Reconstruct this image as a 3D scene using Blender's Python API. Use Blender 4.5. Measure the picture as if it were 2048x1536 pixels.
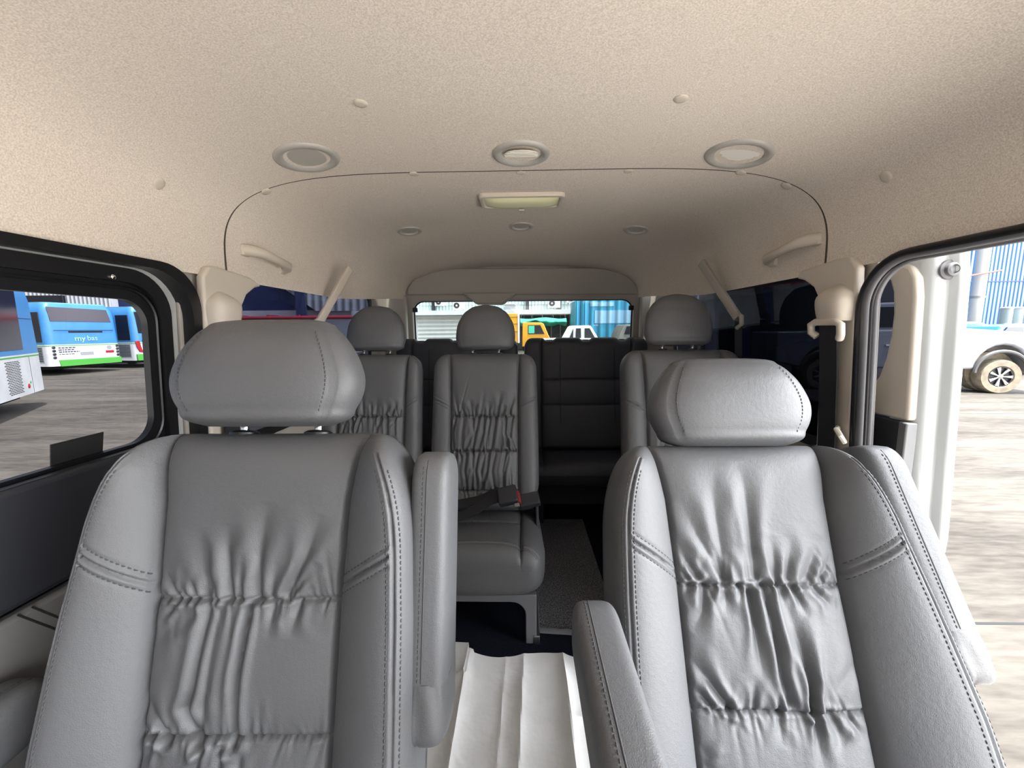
import bpy, math, random
import numpy as np
from mathutils import Matrix, Vector

for _o in list(bpy.data.objects):
    bpy.data.objects.remove(_o)
S = bpy.context.scene
COL = S.collection
R = math.radians

# ------------------------------------------------------------------ camera
# world: x to the seats beside the door, y towards the tailgate, z up; z = 0 is the van floor
GZ = -0.62                                   # yard surface
FPX = 800.0
def camera_axes():
    yc = Vector((18.0, 108.0, -FPX)).normalized()
    t = math.tan(R(0.3))
    xc = Vector((1.0, t, -(yc.x + t * yc.y) / yc.z)).normalized()
    zc = xc.cross(yc)
    return xc, yc, zc
_x, _y, _z = camera_axes()
cam_data = bpy.data.cameras.new('camera')
cam_data.sensor_width = 36.0
cam_data.lens = FPX / 2048.0 * 36.0
cam_data.clip_start = 0.02
cam_data.clip_end = 500
cam = bpy.data.objects.new('camera', cam_data)
COL.objects.link(cam)
cam.matrix_world = Matrix.Translation((0, 0, 1.0)) @ Matrix((_x, _y, _z)).to_4x4()
S.camera = cam

# ------------------------------------------------------------------ light
S.view_settings.view_transform = 'Standard'
S.view_settings.look = 'None'
S.view_settings.gamma = 1.0
S.view_settings.use_curve_mapping = False
S.view_settings.exposure = 1.5
world = bpy.data.worlds.new('sky')
S.world = world
world.use_nodes = True
wn = world.node_tree.nodes
wl = world.node_tree.links
wn.clear()
w_out = wn.new('ShaderNodeOutputWorld')
w_bg = wn.new('ShaderNodeBackground')
w_geo = wn.new('ShaderNodeTexCoord')
w_sep = wn.new('ShaderNodeSeparateXYZ')
w_ramp = wn.new('ShaderNodeValToRGB')
w_ramp.color_ramp.elements[0].position = 0.0
w_ramp.color_ramp.elements[0].color = (0.92, 0.95, 1.0, 1)
w_ramp.color_ramp.elements[1].position = 0.8
w_ramp.color_ramp.elements[1].color = (0.72, 0.85, 1.0, 1)
wl.new(w_geo.outputs['Generated'], w_sep.inputs[0])
wl.new(w_sep.outputs['Z'], w_ramp.inputs[0])
wl.new(w_ramp.outputs[0], w_bg.inputs['Color'])
w_bg.inputs['Strength'].default_value = 0.45
# bright sky lobe added on the doorway side to light the seats
w_dot = wn.new('ShaderNodeVectorMath'); w_dot.operation = 'DOT_PRODUCT'
w_dot.inputs[1].default_value = Vector((0.95, -0.25, 0.38)).normalized()
wl.new(w_geo.outputs['Generated'], w_dot.inputs[0])
w_pow = wn.new('ShaderNodeMath'); w_pow.operation = 'MULTIPLY_ADD'; w_pow.use_clamp = True
w_pow.inputs[1].default_value = 0.75; w_pow.inputs[2].default_value = 0.25
wl.new(w_dot.outputs['Value'], w_pow.inputs[0])
w_p2 = wn.new('ShaderNodeMath'); w_p2.operation = 'POWER'; w_p2.inputs[1].default_value = 4.0
wl.new(w_pow.outputs[0], w_p2.inputs[0])
w_lobe = wn.new('ShaderNodeBackground'); w_lobe.inputs['Color'].default_value = (0.93, 0.96, 1.0, 1)
w_mul = wn.new('ShaderNodeMath'); w_mul.operation = 'MULTIPLY'; w_mul.inputs[1].default_value = 7.0
wl.new(w_p2.outputs[0], w_mul.inputs[0]); wl.new(w_mul.outputs[0], w_lobe.inputs['Strength'])
w_add = wn.new('ShaderNodeAddShader')
wl.new(w_bg.outputs[0], w_add.inputs[0]); wl.new(w_lobe.outputs[0], w_add.inputs[1])
wl.new(w_add.outputs[0], w_out.inputs[0])

sun_d = bpy.data.lights.new('sun', 'SUN')
sun_d.energy = 6.2
sun_d.angle = R(3)
sun_d.color = (1.0, 0.95, 0.86)
sun = bpy.data.objects.new('sun', sun_d)
COL.objects.link(sun)
sun.rotation_euler = Vector((-0.16, 0.13, -1.0)).to_track_quat('-Z', 'Y').to_euler()

# ------------------------------------------------------------------ materials
def new_mat(name):
    m = bpy.data.materials.new(name)
    m.use_nodes = True
    nt = m.node_tree
    return m, nt, nt.nodes['Principled BSDF']

def mat(name, col, rough=0.5, metal=0.0, spec=0.5, bump=None, vary=None, coat=0.0):
    """bump = (scale, strength, distance); vary = (scale, second colour, contrast)"""
    m, nt, p = new_mat(name)
    p.inputs['Base Color'].default_value = (*col, 1)
    p.inputs['Roughness'].default_value = rough
    p.inputs['Metallic'].default_value = metal
    p.inputs['Specular IOR Level'].default_value = spec
    p.inputs['Coat Weight'].default_value = coat
    if bump or vary:
        tc = nt.nodes.new('ShaderNodeTexCoord')
    if vary:
        n = nt.nodes.new('ShaderNodeTexNoise')
        n.inputs['Scale'].default_value = vary[0]
        n.inputs['Detail'].default_value = 3
        nt.links.new(tc.outputs['Object'], n.inputs['Vector'])
        r = nt.nodes.new('ShaderNodeValToRGB')
        c = vary[2]
        r.color_ramp.elements[0].position = 0.5 - c
        r.color_ramp.elements[0].color = (*vary[1], 1)
        r.color_ramp.elements[1].position = 0.5 + c
        r.color_ramp.elements[1].color = (*col, 1)
        nt.links.new(n.outputs['Fac'], r.inputs[0])
        nt.links.new(r.outputs[0], p.inputs['Base Color'])
    if bump:
        n = nt.nodes.new('ShaderNodeTexNoise')
        n.inputs['Scale'].default_value = bump[0]
        n.inputs['Detail'].default_value = 2
        nt.links.new(tc.outputs['Object'], n.inputs['Vector'])
        b = nt.nodes.new('ShaderNodeBump')
        b.inputs['Strength'].default_value = bump[1]
        b.inputs['Distance'].default_value = bump[2]
        nt.links.new(n.outputs['Fac'], b.inputs['Height'])
        nt.links.new(b.outputs[0], p.inputs['Normal'])
    return m

def leather_mat(name, col, rough):
    m, nt, p = new_mat(name)
    p.inputs['Roughness'].default_value = rough
    p.inputs['Specular IOR Level'].default_value = 0.6
    tc = nt.nodes.new('ShaderNodeTexCoord')
    vo = nt.nodes.new('ShaderNodeTexVoronoi')
    vo.feature = 'DISTANCE_TO_EDGE'
    vo.inputs['Scale'].default_value = 420
    no = nt.nodes.new('ShaderNodeTexNoise')
    no.inputs['Scale'].default_value = 140
    no.inputs['Detail'].default_value = 4
    mx = nt.nodes.new('ShaderNodeMath'); mx.operation = 'MULTIPLY_ADD'
    mx.inputs[1].default_value = 0.6
    nt.links.new(tc.outputs['Object'], vo.inputs['Vector'])
    nt.links.new(tc.outputs['Object'], no.inputs['Vector'])
    nt.links.new(vo.outputs['Distance'], mx.inputs[0])
    nt.links.new(no.outputs['Fac'], mx.inputs[2])
    b = nt.nodes.new('ShaderNodeBump')
    b.inputs['Strength'].default_value = 0.45
    b.inputs['Distance'].default_value = 0.0014
    nt.links.new(mx.outputs[0], b.inputs['Height'])
    nt.links.new(b.outputs[0], p.inputs['Normal'])
    n2 = nt.nodes.new('ShaderNodeTexNoise')
    n2.inputs['Scale'].default_value = 6
    nt.links.new(tc.outputs['Object'], n2.inputs['Vector'])
    r = nt.nodes.new('ShaderNodeValToRGB')
    r.color_ramp.elements[0].color = (*[c * 0.9 for c in col], 1)
    r.color_ramp.elements[1].color = (*[c * 1.08 for c in col], 1)
    nt.links.new(n2.outputs['Fac'], r.inputs[0])
    nt.links.new(r.outputs[0], p.inputs['Base Color'])
    return m

def glass_mat(name, tint, gloss=0.06):
    m = bpy.data.materials.new(name)
    m.use_nodes = True
    nt = m.node_tree
    nt.nodes.clear()
    o = nt.nodes.new('ShaderNodeOutputMaterial')
    t = nt.nodes.new('ShaderNodeBsdfTransparent')
    t.inputs['Color'].default_value = (*tint, 1)
    g = nt.nodes.new('ShaderNodeBsdfGlossy')
    g.inputs['Roughness'].default_value = 0.02
    mx = nt.nodes.new('ShaderNodeMixShader')
    mx.inputs[0].default_value = gloss
    nt.links.new(t.outputs[0], mx.inputs[1])
    nt.links.new(g.outputs[0], mx.inputs[2])
    nt.links.new(mx.outputs[0], o.inputs[0])
    return m

M = {}
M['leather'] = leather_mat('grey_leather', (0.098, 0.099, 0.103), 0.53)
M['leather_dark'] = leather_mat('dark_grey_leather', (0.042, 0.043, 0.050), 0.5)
M['thread'] = mat('grey_thread', (0.05, 0.05, 0.052), 0.7)
M['headliner'] = mat('beige_headliner', (0.80, 0.72, 0.63), 0.95, spec=0.1, bump=(900, 0.25, 0.001), vary=(430, (0.56, 0.49, 0.42), 0.20))
M['beige_plastic'] = mat('beige_plastic', (0.56, 0.50, 0.42), 0.5, bump=(900, 0.1, 0.0005))
M['taupe_plastic'] = mat('taupe_plastic', (0.36, 0.33, 0.29), 0.55, bump=(900, 0.1, 0.0005))
M['lining_grey'] = mat('lining_grey', (0.15, 0.145, 0.14), 0.6, bump=(700, 0.1, 0.0006))
M['dark_plastic'] = mat('dark_plastic', (0.020, 0.021, 0.026), 0.5, bump=(600, 0.15, 0.0006))
M['grey_plastic'] = mat('grey_plastic', (0.13, 0.13, 0.135), 0.55, bump=(700, 0.15, 0.0006))
M['black'] = mat('black_rubber', (0.008, 0.008, 0.009), 0.35)
M['black_matte'] = mat('black_matte', (0.010, 0.010, 0.011), 0.8)
M['seal'] = mat('grey_rubber_seal', (0.10, 0.10, 0.105), 0.4)
M['white_paint'] = mat('white_body_paint', (0.44, 0.45, 0.44), 0.28, coat=0.4)
M['chrome'] = mat('chrome', (0.8, 0.8, 0.8), 0.12, metal=1.0)
M['steel'] = mat('brushed_steel', (0.35, 0.35, 0.36), 0.35, metal=1.0)
M['webbing'] = mat('black_webbing', (0.014, 0.014, 0.018), 0.75, bump=(500, 0.3, 0.0008))
M['carpet'] = mat('dark_carpet', (0.016, 0.018, 0.028), 1.0, spec=0.05, bump=(300, 0.8, 0.004), vary=(260, (0.006, 0.007, 0.012), 0.2))
M['mat_carpet'] = mat('grey_mat_carpet', (0.26, 0.26, 0.27), 1.0, spec=0.05, bump=(260, 0.9, 0.004), vary=(240, (0.03, 0.03, 0.035), 0.18))
M['mat_edge'] = mat('grey_mat_binding', (0.17, 0.17, 0.175), 0.9)
M['paper'] = mat('white_paper', (0.88, 0.88, 0.88), 0.85, spec=0.2, bump=(26, 0.5, 0.006), vary=(9, (0.76, 0.75, 0.73), 0.25))
M['lens'] = mat('lamp_lens', (0.80, 0.78, 0.48), 0.25)
M['glass_door'] = glass_mat('tinted_door_glass', (0.32, 0.32, 0.335), 0.04)
M['glass_quarter'] = glass_mat('dark_tinted_glass', (0.06, 0.065, 0.085), 0.03)
M['glass_rear'] = glass_mat('clear_rear_glass', (0.42, 0.46, 0.46), 0.04)
M['red_plastic'] = mat('red_plastic', (0.25, 0.015, 0.02), 0.35)

# ------------------------------------------------------------------ mesh helpers
class MB:
    def __init__(s):
        s.v = []; s.f = []; s.m = []; s.mi = 0
    def add(s, verts, faces):
        b = len(s.v)
        s.v.extend([tuple(map(float, p)) for p in verts])
        for f in faces:
            s.f.append(tuple(b + i for i in f)); s.m.append(s.mi)
        return s
    def box(s, c, size, rot=None):
        hx, hy, hz = [k / 2 for k in size]
        vs = [Vector((x, y, z)) for x in (-hx, hx) for y in (-hy, hy) for z in (-hz, hz)]
        if rot is not None:
            vs = [rot @ v for v in vs]
        c = Vector(c)
        return s.add([v + c for v in vs], [(0, 1, 3, 2), (4, 6, 7, 5), (0, 4, 5, 1), (2, 3, 7, 6), (0, 2, 6, 4), (1, 5, 7, 3)])
    def b2(s, x0, x1, y0, y1, z0, z1):
        return s.box(((x0 + x1) / 2, (y0 + y1) / 2, (z0 + z1) / 2), (x1 - x0, y1 - y0, z1 - z0))
    def prism(s, poly, fn, a, b):
        """poly in 2-D, fn(u, v, w) -> 3-D, extruded from w = a to b"""
        n = len(poly)
        vs = [fn(u, v, a) for u, v in poly] + [fn(u, v, b) for u, v in poly]
        fs = [tuple(range(n))[::-1], tuple(range(n, 2 * n))]
        fs += [(i, (i + 1) % n, n + (i + 1) % n, n + i) for i in range(n)]
        return s.add(vs, fs)
    def ring(s, outer, inner, fn, a, b):
        """plate with a hole: two loops of equal length"""
        n = len(outer)
        vs = [fn(*p, a) for p in outer] + [fn(*p, a) for p in inner] + [fn(*p, b) for p in outer] + [fn(*p, b) for p in inner]
        fs = []
        for i in range(n):
            j = (i + 1) % n
            fs += [(i, j, n + j, n + i), (2 * n + i, 3 * n + i, 3 * n + j, 2 * n + j), (i, 2 * n + i, 2 * n + j, j), (n + i, n + j, 3 * n + j, 3 * n + i)]
        return s.add(vs, fs)
    def tube(s, pts, r, n=10, closed=False, flat=None):
        """flat = (width, thickness, up) sweeps a strap instead of a round bar"""
        pts = [Vector(p) for p in pts]
        k = len(pts)
        vs = []
        prev = None
        for i, p in enumerate(pts):
            a = pts[i - 1] if (i > 0 or closed) else p
            c = pts[(i + 1) % k] if (i < k - 1 or closed) else p
            t = (c - a).normalized()
            if flat:
                up = Vector(flat[2])
            else:
                up = prev if prev is not None else (Vector((0, 0, 1)) if abs(t.z) < 0.9 else Vector((1, 0, 0)))
            u = (up - t * up.dot(t)).normalized()
            prev = u
            w = t.cross(u)
            rr = r[i] if isinstance(r, (list, tuple)) else r
            for j in range(n):
                th = 2 * math.pi * (j + 0.5) / n
                if flat:
                    vs.append(p + w * flat[0] / 2 * sp(math.cos(th), 0.3) + u * flat[1] / 2 * sp(math.sin(th), 0.3))
                else:
                    vs.append(p + w * rr * math.cos(th) + u * rr * math.sin(th))
        fs = []
        for i in range(k if closed else k - 1):
            for j in range(n):
                a, b = i * n, ((i + 1) % k) * n
                fs.append((a + j, a + (j + 1) % n, b + (j + 1) % n, b + j))
        if not closed:
            fs += [tuple(range(n))[::-1], tuple(range((k - 1) * n, k * n))]
        return s.add(vs, fs)
    def lathe(s, prof, c, axis=(0, 0, 1), n=24):
        """prof = [(radius, height)...] turned about an axis through c"""
        ax = Vector(axis).normalized()
        u = ax.orthogonal().normalized()
        w = ax.cross(u)
        c = Vector(c)
        vs = []
        for r, h in prof:
            for j in range(n):
                th = 2 * math.pi * j / n
                vs.append(c + ax * h + (u * math.cos(th) + w * math.sin(th)) * max(r, 1e-5))
        fs = []
        for i in range(len(prof) - 1):
            for j in range(n):
                fs.append((i * n + j, i * n + (j + 1) % n, (i + 1) * n + (j + 1) % n, (i + 1) * n + j))
        fs += [tuple(range(n))[::-1], tuple(range((len(prof) - 1) * n, len(prof) * n))]
        return s.add(vs, fs)
    def grid(s, P, wrap=False):
        P = np.asarray(P)
        n, m = P.shape[:2]
        b = len(s.v)
        s.v.extend(map(tuple, P.reshape(-1, 3).tolist()))
        mm = m if wrap else m - 1
        i, j = np.meshgrid(np.arange(n - 1), np.arange(mm), indexing='ij')
        j2 = (j + 1) % m
        F = np.stack([i * m + j, i * m + j2, (i + 1) * m + j2, (i + 1) * m + j], -1).reshape(-1, 4) + b
        s.f.extend(map(tuple, F.tolist()))
        s.m.extend([s.mi] * len(F))
        return s
    def build(s, name, mats, parent=None, bevel=0.0, seg=2, sharp=40, world=True, label=None, solid=0.0):
        me = bpy.data.meshes.new(name)
        vs = s.v
        if parent is not None and world:
            inv = WM(parent).inverted()
            vs = [inv @ Vector(p) for p in vs]
        me.from_pydata([tuple(p) for p in vs], [], s.f)
        if not isinstance(mats, (list, tuple)):
            mats = [mats]
        for m in mats:
            me.materials.append(m)
        if len(mats) > 1:
            me.polygons.foreach_set('material_index', s.m)
        me.polygons.foreach_set('use_smooth', [True] * len(me.polygons))
        me.update()
        me.set_sharp_from_angle(angle=R(sharp))
        o = bpy.data.objects.new(name, me)
        COL.objects.link(o)
        if parent is not None:
            o.parent = parent
        if solid:
            q = o.modifiers.new('thickness', 'SOLIDIFY'); q.thickness = solid; q.offset = 0
        if bevel:
            q = o.modifiers.new('edges', 'BEVEL')
            q.width = bevel; q.segments = seg; q.limit_method = 'ANGLE'; q.angle_limit = R(35)
        if label:
            o['label'] = label
        return o

def sp(v, e):
    return math.copysign(abs(v) ** e, v)
def WM(o):
    m = o.matrix_basis.copy()
    while o.parent is not None:
        o = o.parent
        m = o.matrix_basis @ m
    return m
def thing(name, label, cat, loc=(0, 0, 0), rz=0.0, group=None):
    o = bpy.data.objects.new(name, None)
    o.empty_display_size = 0.1
    COL.objects.link(o)
    o.location = loc
    o.rotation_euler = (0, 0, rz)
    return tag(o, label, cat, group)
def tag(o, label, cat, group=None):
    o['label'] = label
    o['category'] = cat
    if group:
        o['group'] = group
    return o
def struct(o):
    o['kind'] = 'structure'
    return o
def struct_root(name, loc=(0, 0, 0)):
    o = bpy.data.objects.new(name, None)
    o.empty_display_size = 0.1
    COL.objects.link(o)
    o.location = loc
    return struct(o)
def rrect(x0, x1, y0, y1, r, n=6):
    r = list(r) if isinstance(r, (tuple, list)) else [r] * 4      # (x0,y0) (x1,y0) (x1,y1) (x0,y1)
    out = []
    for (cx, cy, rr, a0) in ((x0, y0, r[0], 180), (x1, y0, r[1], 270), (x1, y1, r[2], 0), (x0, y1, r[3], 90)):
        qx = cx + rr if cx == x0 else cx - rr
        qy = cy + rr if cy == y0 else cy - rr
        for k in range(n + 1):
            a = R(a0 + 90 * k / n)
            out.append((qx + rr * math.cos(a), qy + rr * math.sin(a)))
    return out
def interp(x, xs, ys):
    return float(np.interp(x, xs, ys))
def smooth01(t):
    t = min(1.0, max(0.0, t))
    return t * t * (3 - 2 * t)
def text_mesh(name, body, size, m, parent, mtx, extrude=0.003, sx=1.0):
    cu = bpy.data.curves.new(name, 'FONT')
    cu.body = body; cu.size = size; cu.extrude = extrude; cu.align_x = 'CENTER'; cu.align_y = 'CENTER'
    tmp = bpy.data.objects.new(name + '_tmp', cu)
    COL.objects.link(tmp)
    dg = bpy.context.evaluated_depsgraph_get()
    me = bpy.data.meshes.new_from_object(tmp.evaluated_get(dg))
    bpy.data.objects.remove(tmp); bpy.data.curves.remove(cu)
    me.transform(Matrix.Diagonal((sx, 1, 1, 1)))
    me.transform(mtx)
    me.materials.clear(); me.materials.append(m)
    me.name = name
    o = bpy.data.objects.new(name, me)
    COL.objects.link(o)
    o.parent = parent
    return o
# ------------------------------------------------------------------ van shell
def wall_x(z):
    return 0.75 + 0.06 * (1.16 - z)
NS = 3.8
def section(y):
    t = smooth01((y - 1.6) / 0.72)
    a = 0.752 + (0.665 - 0.752) * t
    zb = 1.135 + (1.175 - 1.135) * t
    zc = 1.42 + (1.358 - 1.42) * t
    n = NS + (3.0 - NS) * t
    return a, zb, zc - zb, n
def ceil_z(x, y):
    a, zb, h, n = section(y)
    q = min(1.0, abs(x) / a)
    return zb + h * (1 - q ** n) ** (1 / n)
def ceil_pt(x, y):
    return Vector((x, y, ceil_z(x, y)))
def ceil_n(x, y):
    e = 0.004
    dx = ceil_pt(x + e, y) - ceil_pt(x - e, y)
    dy = ceil_pt(x, y + e) - ceil_pt(x, y - e)
    n = dx.cross(dy).normalized()
    return -n if n.z > 0 else n                        # into the cabin
def seam_y(x):
    return 1.035 + 0.095 * (1 - min(1, abs(x) / 0.75) ** 3)

def headliner(ya, yb, ny, lip_a, lip_b):
    NP = 121
    rows = []
    for i in range(ny + 1):
        v = i / ny
        row = []
        for j in range(NP):
            ph = math.pi * j / (NP - 1)
            y = ya
            for _ in range(2):
                a, zb, h, n = section(y)
                x = a * sp(math.cos(ph), 2 / n)
                y0 = ya(x) if callable(ya) else ya
                y1 = yb(x) if callable(yb) else yb
                y = y0 + (y1 - y0) * v
            row.append((x, y, zb + h * max(0.0, math.sin(ph)) ** (2 / n)))
        rows.append(row)
    def lip(row, sgn):
        return [(x * 1.006, y + sgn * 0.003, z + 0.012) for x, y, z in row]
    if lip_a: rows = [lip(rows[0], -1)] + rows
    if lip_b: rows = rows + [lip(rows[-1], 1)]
    return MB().grid(rows)
_g = 0.0016
def _fix(f):
    return f
# panels are callable-edged, so evaluate with plain numbers where the edge is straight
def headliner_front():
    NP, ny = 121, 40
    rows = []
    for i in range(ny + 1):
        row = []
        for j in range(NP):
            ph = math.pi * j / (NP - 1)
            a, zb, h, n = section(0.5)
            x = a * sp(math.cos(ph), 2 / n)
            y = -0.95 + (seam_y(x) - _g + 0.95) * i / ny
            row.append((x, y, zb + h * max(0.0, math.sin(ph)) ** (2 / n)))
        rows.append(row)
    return MB().grid(rows)
def headliner_rear():
    NP, ny = 121, 60
    rows = []
    for i in range(ny + 1):
        row = []
        for j in range(NP):
            ph = math.pi * j / (NP - 1)
            a0 = section(0.5)
            x0 = a0[0] * sp(math.cos(ph), 2 / a0[3])
            y = seam_y(x0) + _g + (2.335 - seam_y(x0) - _g) * i / ny
            a, zb, h, n = section(y)
            x = a * sp(math.cos(ph), 2 / n)
            row.append((x, y, zb + h * max(0.0, math.sin(ph)) ** (2 / n)))
        rows.append(row)
    return MB().grid(rows)
struct(headliner_front().build('ceiling', M['headliner'], sharp=60))
struct(headliner_rear().build('ceiling', M['headliner'], sharp=60))
M['seam_brown'] = mat('seam_brown', (0.06, 0.05, 0.04), 0.9)
# dark gap where the two ceiling panels meet
_a0 = section(0.5)
_sp = []
for j in range(121):
    ph = math.pi * j / 120
    x = _a0[0] * sp(math.cos(ph), 2 / _a0[3])
    z = _a0[1] + _a0[2] * max(0.0, math.sin(ph)) ** (2 / _a0[3])
    _sp.append((x * 1.003, seam_y(x), z + 0.0032))
struct(MB().tube(_sp, 0.0042, 8).build('trim_11', M['seam_brown'], sharp=80))
# steel roof skin above the headliner
rows = []
for y in (-1.0, 0.5, 1.4, 2.42):
    a, zb, h, n = section(min(y, 2.3))
    rows.append([((a + 0.06) * sp(math.cos(math.pi * j / 40), 2 / n), y, zb + 0.045 + (h - 0.005) * math.sin(math.pi * j / 40) ** (2 / n)) for j in range(41)])
struct(MB().grid(rows).build('trim_1', M['black_matte'], sharp=60))

struct(MB().b2(-0.86, 0.84, -0.9, 2.45, -0.06, 0.0).build('floor', M['carpet']))

# ---- side walls behind the doors, each with its quarter window
def plate_x(sgn, off):
    return lambda y, z, w: (sgn * (wall_x(z) + off + w), y, z)
for sgn, side, k in ((-1, 'left', 1), (1, 'right', 2)):
    outer = rrect(0.90, 2.40, 0.0, 1.215, 0.004)
    inner = rrect(1.075 if sgn < 0 else 1.03, 2.04, 0.70, 1.172, 0.045)
    w = MB().ring(outer, inner, plate_x(sgn, 0.014), 0.0, 0.010).build('wall_' + side, M['taupe_plastic'], bevel=0.004)
    struct(w)
    win = struct_root('window_%d' % k, (sgn * 0.78, 1.55, 0.9))
    gl = [(sgn * (wall_x(z) + 0.020), y, z) for y, z in rrect(1.0, 2.08, 0.66, 1.20, 0.05)]
    MB().add(gl, [tuple(range(len(gl)))]).build('pane', M['glass_quarter'], win)
    MB().ring(rrect(1.04, 2.06, 0.68, 1.19, 0.05), rrect(1.08 if sgn < 0 else 1.035, 2.03, 0.71, 1.168, 0.04), plate_x(sgn, 0.010), 0.0, 0.006).build('window_gasket', M['black'], win)
    # beige pillar trim that carries the belt
    dy = 0.0 if sgn < 0 else -0.035
    y00 = 0.936 if sgn < 0 else 0.918
    poly = [(y00, 0.0), (1.055 + dy, 0.0), (1.06 + dy, 0.6), (1.055 + dy, 1.02), (1.06 + dy, 1.06), (1.085 + dy, 1.10), (1.12 + dy, 1.122), (1.15 + dy, 1.13), (1.10, 1.148), (0.985, 1.158), (y00 + 0.02, 1.156), (y00, 1.13)]
    struct(MB().prism(poly, plate_x(sgn, -0.016), 0.0, 0.02).build('trim_2' if sgn < 0 else 'trim_3', M['beige_plastic'], bevel=0.006, seg=3))

# ---- closed sliding door with its window
d1 = struct_root('door_1', (-0.80, 0.4, 0.0))
def loop(y1, z0, z1, r):
    return rrect(-0.7, y1, z0, z1, [0.02, min(r, 0.06), r, 0.02], n=10)
PX = plate_x(-1, 0.0)
L0 = loop(0.932, -0.03, 1.146, 0.10)
L1 = loop(0.908, -0.01, 1.130, 0.10)
L2 = loop(0.868, 0.04, 1.124, 0.09)
MB().ring(L0, L1, PX, -0.012, 0.03).build('door_seal', M['black'], d1, bevel=0.008, seg=3)
MB().ring(loop(0.93, 0, 1.145, 0.1), loop(0.862, 0.05, 1.117, 0.09), PX, 0.022, 0.03).build('door_edge', M['white_paint'], d1, bevel=0.003)
MB().ring(L2, loop(0.845, 0.10, 1.098, 0.075), PX, 0.004, 0.028).build('window_rubber', M['black'], d1, bevel=0.006, seg=3)
MB().ring(loop(0.85, 0.10, 1.11, 0.075), loop(0.822, 0.777, 1.066, 0.05), PX, 0.016, 0.030).build('window_frame', M['black'], d1, bevel=0.003)
MB().tube([PX(y, z, 0.014) for y, z in loop(0.840, 0.76, 1.088, 0.065)], 0.0035, 6, closed=True).build('frame_bead', M['black'], d1)
g = [PX(y, z, 0.034) for y, z in loop(0.84, 0.74, 1.09, 0.05)]
MB().add(g, [tuple(range(len(g)))]).build('pane', M['glass_door'], d1)
MB().lathe([(0.005, 0), (0.005, 0.003), (0.002, 0.005)], PX(0.745, 1.104, 0.004), (1, 0, 0), 12).build('frame_rivet', M['chrome'], d1)
st = [(0.640, 0.766), (0.724, 0.759), (0.731, 0.813), (0.644, 0.813)]
MB().prism(st, PX, 0.031, 0.033).build('window_sticker', M['black_matte'], d1, label='black rectangular sticker on the glass')
# door lining: dark upper panel, padded ledge, lower panel with a double seam
P2 = plate_x(-1, -0.004)
MB().prism(rrect(-0.7, 0.858, 0.585, 0.772, 0.012), P2, -0.012, 0.02).build('upper_lining', M['dark_plastic'], d1, bevel=0.010, seg=3)
MB().tube([P2(y, 0.765, -0.002) for y in (-0.7, 0.0, 0.82)], 0.008, 8).build('ledge_bead', M['black'], d1)
MB().prism(rrect(-0.7, 0.86, 0.03, 0.572, 0.02), P2, -0.006, 0.02).build('lower_lining', M['lining_grey'], d1, bevel=0.008)
for q in (0.0, 0.018):
    MB().tube([P2(0.545 + q, 0.572, -0.006), P2(0.635 + q, 0.45, -0.006)], 0.0016, 6).build('lining_seam', M['black_matte'], d1)

# ---- door opening with its rubber seals, other side
def open_path(y1, z1, r, x_off):
    pts = [(-0.5, z1), (0.2, z1), (0.55, z1)]
    pts += [(y1 - r + r * math.sin(R(a)), z1 - r + r * math.cos(R(a))) for a in range(0, 91, 9)]
    pts += [(y1, 0.9), (y1, 0.72), (y1, 0.5), (y1, 0.25), (y1, 0.0)]
    return [(wall_x(z) + x_off, y, z) for y, z in pts]
struct(MB().tube(open_path(0.914, 1.142, 0.11, -0.010), 0.008, 10).build('trim_4', M['black'], sharp=60))
struct(MB().tube(open_path(0.902, 1.138, 0.10, -0.006), 0.009, 12).build('trim_5', M['seal'], sharp=60))
struct(MB().tube(open_path(0.896, 1.134, 0.095, -0.001), 0.006, 10).build('trim_6', M['black'], sharp=60))
struct(MB().tube(open_path(0.892, 1.132, 0.09, 0.005), 0.007, 10).build('trim_7', M['seal'], sharp=60))

# ---- open sliding door, pushed back along the outside of the van
d2 = struct_root('door_2', (0.90, 0.86, 0.0))
rows = []
for z in [0.02, 0.2, 0.38, 0.46, 0.485, 0.51, 0.54, 0.6, 0.75, 0.9, 1.0, 1.08, 1.14, 1.17, 1.185]:
    s = 0.10 * (0.9 - z) if z > 0.5 else 0.04 + 0.01 * (0.5 - z)
    s *= 0.55
    nar = 0.016 * (1 - smooth01((z - 0.46) / 0.07))
    o = -0.010 * smooth01((z - 1.1) / 0.09)
    prof = [(0.838, 0.900), (0.840, 0.885), (0.846, 0.862), (0.856, 0.846), (0.872, 0.840), (0.886, 0.842), (0.893, 0.838), (0.899, 0.828), (0.908, 0.824), (0.921, 0.826), (0.927, 0.836), (0.936, 0.838), (0.944, 0.842), (0.950, 0.853), (0.953, 0.875), (0.955, 0.925)]
    rows.append([(0.829 + (x - 0.846) * 0.835 + s + o * (x > 0.87) - nar * (x > 0.9), y, z) for x, y in prof])
fr = MB().grid(rows, wrap=True)
nP = len(rows[0])
fr.add(rows[0], [tuple(range(nP))]); fr.add(rows[-1], [tuple(range(nP))])
fr.build('front_edge', M['white_paint'], d2, sharp=70)
def dx(z): return 0.55 * 0.10 * (0.9 - z)
def PD(off): return lambda y, z, w: (0.835 + dx(max(z, 0.5)) + off + w, y, z)
MB().ring(rrect(0.91, 1.95, 0.02, 1.185, 0.03), rrect(0.914, 1.88, 0.74, 1.128, 0.02), PD(0.0), 0.02, 0.08).build('door_panel', M['white_paint'], d2, bevel=0.008)
g = [PD(0.07)(y, z, 0) for y, z in rrect(0.90, 1.90, 0.70, 1.15, 0.05)]
MB().add(g, [tuple(range(len(g)))]).build('pane', M['glass_quarter'], d2)
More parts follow.
